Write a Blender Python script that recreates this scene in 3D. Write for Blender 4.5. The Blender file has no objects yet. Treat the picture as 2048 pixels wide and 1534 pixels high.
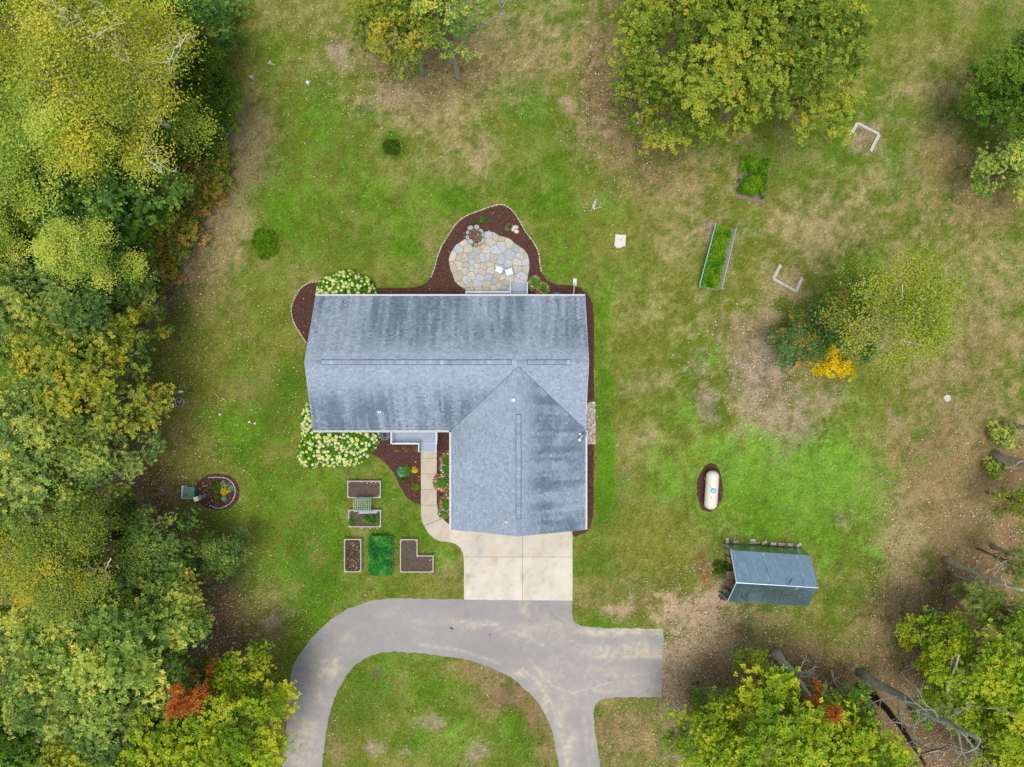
import bpy, math, random
import numpy as np
from mathutils import Vector
from mathutils.geometry import tessellate_polygon

# ------------------------------------------------------------------ camera, light
S = bpy.context.scene
COL = S.collection
H, F = 52.7, 1422.0                      # drone height (m), focal length in photo pixels
cam = bpy.data.cameras.new('camera'); cam.sensor_width = 36; cam.lens = 36 * F / 2048
cam.clip_start = 0.5; cam.clip_end = 2000
camo = bpy.data.objects.new('camera', cam); COL.objects.link(camo)
camo.location = (0, 0, H); camo.rotation_euler = (0, 0, 0)
S.camera = camo

SUN_EL, SUN_AZ = math.radians(80), math.radians(192)
W = bpy.data.worlds.new('World'); S.world = W; W.use_nodes = True
nt = W.node_tree; bg = nt.nodes['Background']
sky = nt.nodes.new('ShaderNodeTexSky'); sky.sky_type = 'NISHITA'; sky.sun_disc = False
sky.sun_elevation = SUN_EL; sky.sun_rotation = SUN_AZ; sky.dust_density = 3.0
hs = nt.nodes.new('ShaderNodeHueSaturation'); hs.inputs['Saturation'].default_value = 0.38
nt.links.new(sky.outputs[0], hs.inputs['Color']); nt.links.new(hs.outputs[0], bg.inputs[0])
bg.inputs[1].default_value = 0.105
sun = bpy.data.lights.new('sun', 'SUN'); sun.energy = 1.5; sun.angle = math.radians(26); sun.color = (1, .94, .86)
suno = bpy.data.objects.new('sun', sun); COL.objects.link(suno)
sd = Vector((math.sin(SUN_AZ) * math.cos(SUN_EL), math.cos(SUN_AZ) * math.cos(SUN_EL), math.sin(SUN_EL)))
suno.rotation_euler = sd.to_track_quat('Z', 'Y').to_euler(); suno.location = (0, 0, 60)
S.view_settings.view_transform = 'Standard'; S.view_settings.look = 'None'
S.view_settings.gamma = 1; S.view_settings.use_curve_mapping = False
S.view_settings.exposure = 0.62
S.render.engine = 'CYCLES'
S.cycles.max_bounces = 6; S.cycles.use_denoising = False

# ------------------------------------------------------------------ helpers
R = random.Random(5)
def P(px, py, z=0.0):
    k = (H - z) / F
    return ((px - 1024) * k, -(py - 767) * k)
def P3(px, py, z=0.0):
    x, y = P(px, py, z); return (x, y, z)
M1 = H / F                                # metres per photo pixel on the ground

def h2(ix, iy, seed):
    n = (ix.astype(np.int64) * 374761393 + iy.astype(np.int64) * 668265263 + seed * 974634121) & 0xFFFFFFFF
    n = ((n ^ (n >> 13)) * 1274126177) & 0xFFFFFFFF
    n = (n ^ (n >> 16)) & 0xFFFFFFFF
    return n / 4294967295.0
def vnoise(x, y, seed=0):
    xi, yi = np.floor(x), np.floor(y); fx, fy = x - xi, y - yi
    fx = fx * fx * (3 - 2 * fx); fy = fy * fy * (3 - 2 * fy)
    a = h2(xi, yi, seed); b = h2(xi + 1, yi, seed); c = h2(xi, yi + 1, seed); d = h2(xi + 1, yi + 1, seed)
    return (a * (1 - fx) + b * fx) * (1 - fy) + (c * (1 - fx) + d * fx) * fy
def fbm(x, y, seed=0, o=4):
    s, a, t = 0.0, 0.5, 0.0
    for i in range(o):
        s = s + a * vnoise(x * 2 ** i + 17.3 * i, y * 2 ** i - 9.1 * i, seed + i); t += a; a *= .55
    return s / t
def sstep(a, b, x):
    t = np.clip((x - a) / (b - a), 0, 1); return t * t * (3 - 2 * t)

def tagp(o, label=None, cat=None, group=None, kind=None):
    if label: o['label'] = label
    if cat: o['category'] = cat
    if group: o['group'] = group
    if kind: o['kind'] = kind
    return o
def thing(name, loc, label, cat, group=None):
    o = bpy.data.objects.new(name, None); COL.objects.link(o)
    o.location = (loc[0], loc[1], loc[2] if len(loc) > 2 else 0); o.empty_display_size = .3
    return tagp(o, label, cat, group)
def org(o):
    v = Vector((0, 0, 0))
    while o is not None:
        v = v + o.location; o = o.parent
    return v
def link(name, me, m, parent=None, loc=(0, 0, 0)):
    o = bpy.data.objects.new(name, me); COL.objects.link(o); o.location = loc
    if m is not None and len(me.materials) == 0: me.materials.append(m)
    if parent is not None: o.parent = parent
    return o
def npmesh(name, v, f, col=None, lv=None, smooth=False):
    v = np.asarray(v, np.float32); f = np.asarray(f, np.int32)
    me = bpy.data.meshes.new(name); m, k = f.shape
    me.vertices.add(len(v)); me.vertices.foreach_set('co', v.ravel())
    me.loops.add(m * k); me.loops.foreach_set('vertex_index', f.ravel())
    me.polygons.add(m); me.polygons.foreach_set('loop_start', np.arange(0, m * k, k, dtype=np.int32))
    me.update(calc_edges=True)
    if smooth: me.polygons.foreach_set('use_smooth', np.ones(m, bool))
    if col is not None:
        dom = 'FACE' if len(col) == m else 'POINT'
        a = me.attributes.new('col', 'FLOAT_COLOR', dom)
        a.data.foreach_set('color', np.concatenate([col, np.ones((len(col), 1))], 1).astype(np.float32).ravel())
    if lv is not None:
        a = me.attributes.new('lv', 'FLOAT', 'FACE'); a.data.foreach_set('value', np.asarray(lv, np.float32))
    return me

class MB:
    def __init__(s): s.v = []; s.f = []; s.c = []
    def add(s, vs, fs, col=(1, 1, 1)):
        b = len(s.v); s.v += [tuple(p) for p in vs]
        for q in fs: s.f.append(tuple(b + i for i in q)); s.c.append(col)
        return s
    def box(s, c, d, rz=0, col=(1, 1, 1)):
        ca, sa = math.cos(rz), math.sin(rz); vs = []
        for z in (-.5, .5):
            for x, y in ((-.5, -.5), (.5, -.5), (.5, .5), (-.5, .5)):
                X, Y = x * d[0], y * d[1]
                vs.append((c[0] + X * ca - Y * sa, c[1] + X * sa + Y * ca, c[2] + z * d[2]))
        return s.add(vs, [(3, 2, 1, 0), (4, 5, 6, 7), (0, 1, 5, 4), (1, 2, 6, 5), (2, 3, 7, 6), (3, 0, 4, 7)], col)
    def beam(s, a, b, w, h, col=(1, 1, 1)):
        a, b = Vector(a), Vector(b); d = (b - a).normalized()
        up = Vector((0, 0, 1)) if abs(d.z) < .95 else Vector((0, 1, 0))
        x = d.cross(up).normalized(); u = x.cross(d).normalized(); vs = []
        for p in (a, b):
            for i, j in ((-1, -1), (1, -1), (1, 1), (-1, 1)):
                vs.append(p + x * (i * w / 2) + u * (j * h / 2))
        return s.add(vs, [(0, 1, 2, 3), (7, 6, 5, 4), (4, 5, 1, 0), (5, 6, 2, 1), (6, 7, 3, 2), (7, 4, 0, 3)], col)
    def tube(s, pts, rad, n=6, col=(1, 1, 1), cap=True):
        pts = [Vector(p) for p in pts]
        if not hasattr(rad, '__len__'): rad = [rad] * len(pts)
        vs = []; fs = []; ref = None
        for i, p in enumerate(pts):
            d = (pts[min(i + 1, len(pts) - 1)] - pts[max(i - 1, 0)])
            d = d.normalized() if d.length > 1e-9 else Vector((0, 0, 1))
            if ref is None: ref = Vector((1, 0, 0)) if abs(d.x) < .8 else Vector((0, 1, 0))
            x = (ref - d * ref.dot(d)).normalized(); ref = x; y = d.cross(x)
            for k in range(n):
                a = 2 * math.pi * k / n; vs.append(p + (x * math.cos(a) + y * math.sin(a)) * rad[i])
        for i in range(len(pts) - 1):
            for k in range(n):
                k2 = (k + 1) % n; fs.append((i * n + k, i * n + k2, (i + 1) * n + k2, (i + 1) * n + k))
        if cap:
            fs.append(tuple(range(n - 1, -1, -1))); b = (len(pts) - 1) * n; fs.append(tuple(range(b, b + n)))
        return s.add(vs, fs, col)
    def prism(s, poly, z0, z1, inset=0, col=(1, 1, 1)):
        n = len(poly)
        if sum(poly[i][0] * poly[(i + 1) % n][1] - poly[(i + 1) % n][0] * poly[i][1] for i in range(n)) < 0: poly = poly[::-1]
        cx = sum(p[0] for p in poly) / n; cy = sum(p[1] for p in poly) / n
        top = []
        for p in poly:
            dx, dy = cx - p[0], cy - p[1]; l = math.hypot(dx, dy) + 1e-9
            top.append((p[0] + dx / l * inset, p[1] + dy / l * inset))
        vs = [(p[0], p[1], z0) for p in poly] + [(p[0], p[1], z1) for p in top]
        fs = [(i, (i + 1) % n, n + (i + 1) % n, n + i) for i in range(n)]
        tri = tessellate_polygon([[Vector((p[0], p[1], 0)) for p in top]])
        for t in tri:
            a, b, c = t
            ar = (top[b][0] - top[a][0]) * (top[c][1] - top[a][1]) - (top[c][0] - top[a][0]) * (top[b][1] - top[a][1])
            fs.append((n + a, n + b, n + c) if ar > 0 else (n + a, n + c, n + b))
        return s.add(vs, fs, col)
    def ball(s, c, r, nu=10, nv=6, col=(1, 1, 1), jit=0, top_only=False):
        vs = []; fs = []
        if not hasattr(r, '__len__'): r = (r, r, r)
        for j in range(nv + 1):
            t = math.pi * j / nv * (.5 if top_only else 1)
            for i in range(nu):
                a = 2 * math.pi * i / nu; q = 1 + jit * (R.random() - .5)
                vs.append((c[0] + r[0] * math.sin(t) * math.cos(a) * q, c[1] + r[1] * math.sin(t) * math.sin(a) * q, c[2] + r[2] * math.cos(t) * q))
        for j in range(nv):
            for i in range(nu):
                i2 = (i + 1) % nu; fs.append((j * nu + i, (j + 1) * nu + i, (j + 1) * nu + i2, j * nu + i2))
        return s.add(vs, fs, col)
    def mesh(s, name, off=(0, 0, 0), smooth=False):
        me = bpy.data.meshes.new(name)
        me.from_pydata([(p[0] - off[0], p[1] - off[1], p[2] - off[2]) for p in s.v], [], s.f)
        a = me.attributes.new('col', 'FLOAT_COLOR', 'FACE')
        a.data.foreach_set('color', [x for c in s.c for x in (*c, 1.0)])
        if smooth: me.polygons.foreach_set('use_smooth', [True] * len(me.polygons))
        me.update(); return me
    def build(s, name, m, parent=None, smooth=False, at=None):
        off = org(parent) if parent is not None else Vector(at or (0, 0, 0))
        return link(name, s.mesh(name, off, smooth), m, parent, (0, 0, 0) if parent is not None else off)

# ------------------------------------------------------------------ materials
def mat(name, color=(.5, .5, .5), rough=.75, var=.18, scale=6, bump=0., attr=False, metallic=0, spec=.35, var2=0, scale2=60, bscale=None):
    m = bpy.data.materials.new(name); m.use_nodes = True; t = m.node_tree; N = t.nodes; L = t.links
    b = N['Principled BSDF']; b.inputs['Roughness'].default_value = rough; b.inputs['Metallic'].default_value = metallic
    b.inputs['Specular IOR Level'].default_value = spec
    tc = N.new('ShaderNodeTexCoord'); geo = N.new('ShaderNodeNewGeometry')
    if attr:
        a = N.new('ShaderNodeAttribute'); a.attribute_name = 'col'; src = a.outputs['Color']
    else:
        rgb = N.new('ShaderNodeRGB'); rgb.outputs[0].default_value = (*color, 1); src = rgb.outputs[0]
    for vv, sc in ((var, scale), (var2, scale2)):
        if vv <= 0: continue
        n = N.new('ShaderNodeTexNoise'); n.inputs['Scale'].default_value = sc; n.inputs['Detail'].default_value = 4; n.inputs['Roughness'].default_value = .65
        L.new(geo.outputs['Position'], n.inputs['Vector'])
        mr = N.new('ShaderNodeMapRange'); mr.inputs['From Min'].default_value = .28; mr.inputs['From Max'].default_value = .72
        mr.inputs['To Min'].default_value = 1 - vv; mr.inputs['To Max'].default_value = 1 + vv
        L.new(n.outputs['Fac'], mr.inputs['Value'])
        mx = N.new('ShaderNodeMix'); mx.data_type = 'RGBA'; mx.blend_type = 'MULTIPLY'; mx.inputs['Factor'].default_value = 1
        L.new(src, mx.inputs['A']); L.new(mr.outputs[0], mx.inputs['B']); src = mx.outputs['Result']
    L.new(src, b.inputs['Base Color'])
    if bump > 0:
        n = N.new('ShaderNodeTexNoise'); n.inputs['Scale'].default_value = bscale or scale2; n.inputs['Detail'].default_value = 5
        L.new(geo.outputs['Position'], n.inputs['Vector'])
        bp = N.new('ShaderNodeBump'); bp.inputs['Strength'].default_value = bump; bp.inputs['Distance'].default_value = .05
        L.new(n.outputs['Fac'], bp.inputs['Height']); L.new(bp.outputs[0], b.inputs['Normal'])
    return m
def leafmat(name, stops, trans=.4):
    m = bpy.data.materials.new(name); m.use_nodes = True; t = m.node_tree; N = t.nodes; L = t.links
    b = N['Principled BSDF']; b.inputs['Roughness'].default_value = .65; b.inputs['Specular IOR Level'].default_value = .14
    a = N.new('ShaderNodeAttribute'); a.attribute_name = 'lv'
    r = N.new('ShaderNodeValToRGB'); e = r.color_ramp.elements
    while len(e) < len(stops): e.new(.5)
    for i, (p, c) in enumerate(stops): e[i].position = p; e[i].color = (*c, 1)
    L.new(a.outputs['Fac'], r.inputs[0]); L.new(r.outputs[0], b.inputs['Base Color'])
    tr = N.new('ShaderNodeBsdfTranslucent'); L.new(r.outputs[0], tr.inputs['Color'])
    mx = N.new('ShaderNodeMixShader'); mx.inputs[0].default_value = trans
    L.new(b.outputs[0], mx.inputs[1]); L.new(tr.outputs[0], mx.inputs[2]); L.new(mx.outputs[0], N['Material Output'].inputs[0])
    return m
G = {}
G['oak_green'] = leafmat('leaf_oak_green', [(.12, (0.104, 0.220, 0.047)), (.4, (0.254, 0.416, 0.080)), (.66, (0.509, 0.624, 0.127)), (.9, (0.880, 0.785, 0.139))])
G['oak_blue'] = leafmat('leaf_oak_blue', [(.12, (0.081, 0.172, 0.046)), (.45, (0.184, 0.322, 0.075)), (.75, (0.345, 0.471, 0.115)), (.93, (0.598, 0.575, 0.115))])
G['oak_pale'] = leafmat('leaf_oak_pale', [(.12, (0.096, 0.208, 0.045)), (.4, (0.272, 0.415, 0.109)), (.66, (0.495, 0.623, 0.162)), (.9, (0.774, 0.716, 0.109))])
G['oak_yellow'] = leafmat('leaf_oak_yellow', [(.12, (0.083, 0.169, 0.029)), (.38, (0.228, 0.338, 0.052)), (.6, (0.435, 0.483, 0.063)), (.8, (0.642, 0.567, 0.057)), (.95, (0.683, 0.483, 0.069))])
G['birch'] = leafmat('leaf_birch', [(.12, (0.128, 0.202, 0.022)), (.4, (0.299, 0.378, 0.036)), (.68, (0.508, 0.555, 0.069)), (.92, (0.822, 0.705, 0.069))])
G['poplar'] = leafmat('leaf_poplar', [(.12, (0.159, 0.275, 0.041)), (.4, (0.362, 0.519, 0.068)), (.68, (0.622, 0.698, 0.112)), (.9, (0.848, 0.762, 0.203))])
G['aspen'] = leafmat('leaf_aspen', [(.12, (0.139, 0.223, 0.022)), (.4, (0.269, 0.382, 0.033)), (.68, (0.446, 0.498, 0.066)), (.92, (0.613, 0.551, 0.110))])
G['bright'] = leafmat('leaf_bright', [(.12, (0.094, 0.200, 0.014)), (.4, (0.260, 0.420, 0.024)), (.68, (0.499, 0.600, 0.036)), (.93, (0.686, 0.620, 0.048))])
G['lawn_oak'] = leafmat('leaf_lawn_oak', [(.12, (0.079, 0.148, 0.018)), (.4, (0.195, 0.297, 0.031)), (.64, (0.372, 0.466, 0.055)), (.86, (0.501, 0.530, 0.055)), (.97, (0.594, 0.382, 0.055))])
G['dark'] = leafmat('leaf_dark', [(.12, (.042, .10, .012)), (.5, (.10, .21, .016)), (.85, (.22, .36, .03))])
G['forest'] = leafmat('leaf_forest', [(.12, (0.072, 0.178, 0.047)), (.5, (0.178, 0.354, 0.072)), (.85, (0.402, 0.592, 0.084))])
G['rowan'] = leafmat('leaf_rowan', [(.12, (0.062, 0.176, 0.058)), (.5, (0.141, 0.290, 0.083)), (.72, (0.246, 0.352, 0.077)), (.86, (0.880, 0.458, 0.038)), (.95, (0.880, 0.352, 0.026))])
G['yellow'] = leafmat('leaf_yellow', [(.15, (.5, .40, .01)), (.5, (.78, .60, .014)), (.85, (.86, .66, .02))])
G['red'] = leafmat('leaf_red', [(.12, (.42, .22, .05)), (.45, (.74, .20, .06)), (.75, (.80, .40, .07)), (.95, (.40, .40, .05))])
G['edge'] = leafmat('leaf_edge', [(.12, (.07, .15, .025)), (.38, (.21, .32, .045)), (.58, (.42, .45, .06)), (.72, (.66, .40, .08)), (.82, (.62, .20, .14)), (.93, (.72, .58, .10))])
G['pine'] = leafmat('leaf_pine', [(.12, (0.078, 0.143, 0.026)), (.5, (0.182, 0.247, 0.046)), (.85, (0.312, 0.338, 0.078))], .1)
G['herb'] = leafmat('leaf_herb', [(.12, (.025, .11, .012)), (.45, (.07, .24, .022)), (.75, (.16, .36, .03)), (.95, (.45, .32, .04))])
G['hydra'] = leafmat('leaf_hydrangea', [(.12, (0.034, 0.138, 0.014)), (.5, (0.103, 0.299, 0.023)), (.88, (0.287, 0.460, 0.029))])
G['teal'] = leafmat('leaf_teal', [(.12, (.06, .25, .12)), (.5, (.12, .42, .2)), (.88, (.3, .6, .32))])
G['lime'] = leafmat('leaf_lime', [(.12, (.05, .18, .02)), (.5, (.13, .33, .04)), (.88, (.3, .45, .08))])
G['varieg'] = leafmat('leaf_variegated', [(.12, (.08, .2, .1)), (.5, (.25, .38, .2)), (.7, (.6, .62, .42))])
G['strawb'] = leafmat('leaf_bed', [(.12, (0.020, 0.150, 0.028)), (.5, (0.042, 0.315, 0.049)), (.8, (0.124, 0.495, 0.071)), (.96, (0.690, 0.420, 0.043))])
G['lettuce'] = leafmat('leaf_bright_bed', [(.12, (.03, .13, .006)), (.45, (.13, .31, .008)), (.8, (.3, .45, .02)), (.97, (.55, .25, .03))])
G['straw'] = leafmat('leaf_straw', [(.12, (.14, .1, .03)), (.5, (.3, .22, .08)), (.88, (.45, .36, .13))])
G['weed'] = leafmat('leaf_weed', [(.12, (.035, .085, .008)), (.5, (.08, .17, .015)), (.88, (.2, .3, .04))])

m_ground = mat('ground_cover', attr=True, rough=.95, var=.26, scale=5, var2=.32, scale2=20, bump=.4, bscale=22, spec=.1)
m_grass = mat('grass_blade', attr=True, rough=.7, var=0, spec=.2)
m_litter = mat('dry_leaf', attr=True, rough=.8, var=0, spec=.2)
m_mulch = mat('mulch', (.09, .045, .037), .95, .3, 9, .9, var2=.55, scale2=38, bscale=38, spec=.1)
m_chip = mat('mulch_chip', attr=True, rough=.9, var=0, spec=.1)
m_soil = mat('soil', (.105, .08, .065), .95, .22, 6, .7, var2=.35, scale2=45, bscale=40, spec=.1)
m_drysoil = mat('dry_soil', (.20, .155, .125), .95, .25, 6, .6, var2=.3, scale2=40, bscale=35)
m_compost = mat('compost', (.075, .055, .04), .95, .4, 9, .9, var2=.6, scale2=22, bscale=25, spec=.1)
m_asph = mat('asphalt', attr=True, rough=.9, var=.05, scale=2.2, var2=.07, scale2=40, bump=.1, bscale=60, spec=.2)
m_conc = mat('concrete', attr=True, rough=.85, var=.07, scale=1.3, var2=.07, scale2=14, bump=.1, bscale=50, spec=.25)
m_shin = mat('shingle', attr=True, rough=.9, var=.05, scale=2, var2=.07, scale2=40, bump=.15, bscale=90, spec=.2)
m_white = mat('white_trim', (.60, .62, .64), .45, .04, 3)
m_wall = mat('siding', (.42, .46, .52), .6, .05, 3)
m_deck = mat('grey_decking', (.30, .36, .46), .6, .07, 3, .05)
m_rail = mat('rail_paint', (.55, .62, .70), .5, .05, 4)
m_dark = mat('dark_metal', (.03, .035, .04), .5, .1, 5)
m_flag = mat('flagstone', attr=True, rough=.8, var=.16, scale=3.5, var2=.12, scale2=22, bump=.25, bscale=20, spec=.3)
m_joint = mat('stone_joint', (.28, .26, .16), .95, .35, 9, .5, var2=.3, scale2=50)
m_tar = mat('tar', (.10, .10, .10), .8, .1, 9)
m_joint2 = mat('joint_filler', (.20, .17, .13), .95, .2, 9)
m_edge = mat('edging_stone', attr=True, rough=.85, var=.12, scale=8, bump=.3, bscale=30)
m_ash = mat('ash_bed', (.13, .085, .05), .95, .45, 12, .6, var2=.6, scale2=45)
m_wood = mat('weathered_board', (.42, .38, .32), .8, .15, 7, .15, var2=.1, scale2=50)
m_timber = mat('timber', (.48, .46, .42), .85, .25, 6, .3, var2=.2, scale2=40)
m_tank = mat('tank_paint', (.66, .63, .54), .4, .035, 2.5, spec=.4)
m_lid = mat('blue_lid', (.22, .48, .78), .4, .06, 9)
m_tarp = mat('tarp', (.37, .52, .63), .35, .08, 1.6, .03, var2=.03, scale2=22, metallic=1, bscale=4)
m_green = mat('green_enamel', (.13, .24, .19), .5, .07, 4)
m_greend = mat('green_enamel_base', (.05, .12, .09), .5, .07, 4)
m_block = mat('concrete_block', attr=True, rough=.9, var=.12, scale=9, bump=.3, bscale=35)
m_ply = mat('plywood', (.40, .27, .17), .8, .16, 5, .1, var2=.1, scale2=30)
m_plastic = mat('white_plastic', (.78, .78, .76), .4, .05, 6)
m_hoseb = mat('hose_blue', (.16, .30, .40), .45, .15, 15)
m_hoset = mat('hose_teal', (.03, .36, .40), .45, .1, 15)
m_wire = mat('wire', (.40, .55, .45), .5, .1, 9)
m_net = mat('teal_mesh', (.20, .45, .36), .6, .15, 9)
m_netg = mat('grey_mesh', (.36, .40, .40), .6, .15, 9)
m_grey = mat('grey_metal', (.38, .42, .50), .45, .1, 6)
m_dish = mat('dish_blue', (.12, .24, .38), .45, .08, 6)
m_rock = mat('rock', attr=True, rough=.85, var=.2, scale=8, bump=.4, bscale=18)
m_bark = mat('bark', (.17, .145, .12), .95, .3, 5, .8, var2=.25, scale2=24, bscale=16)
m_barkl = mat('bark_pale', (.36, .33, .28), .9, .25, 4, .6, var2=.2, scale2=22, bscale=16)
m_birch = mat('bark_birch', (.60, .58, .54), .8, .12, 5, .3, var2=.3, scale2=11, bscale=12)
m_dead = mat('dead_wood', (.40, .38, .31), .9, .22, 5, .5, var2=.2, scale2=25, bscale=14)
m_lich = mat('lichen_bark', (.25, .27, .22), .95, .3, 4, .7, var2=.3, scale2=18, bscale=12)
m_char = mat('charred_bark', (.045, .038, .034), .95, .4, 5, .8, var2=.3, scale2=20, bscale=14)
m_cream = mat('cream_petal', attr=True, rough=.7, var=.1, scale=30, bump=.5, bscale=45)
m_pink = mat('pink_petal', attr=True, rough=.7, var=.12, scale=30, bump=.5, bscale=45)
m_peb = mat('pebble', attr=True, rough=.7, var=.1, scale=20)

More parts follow.
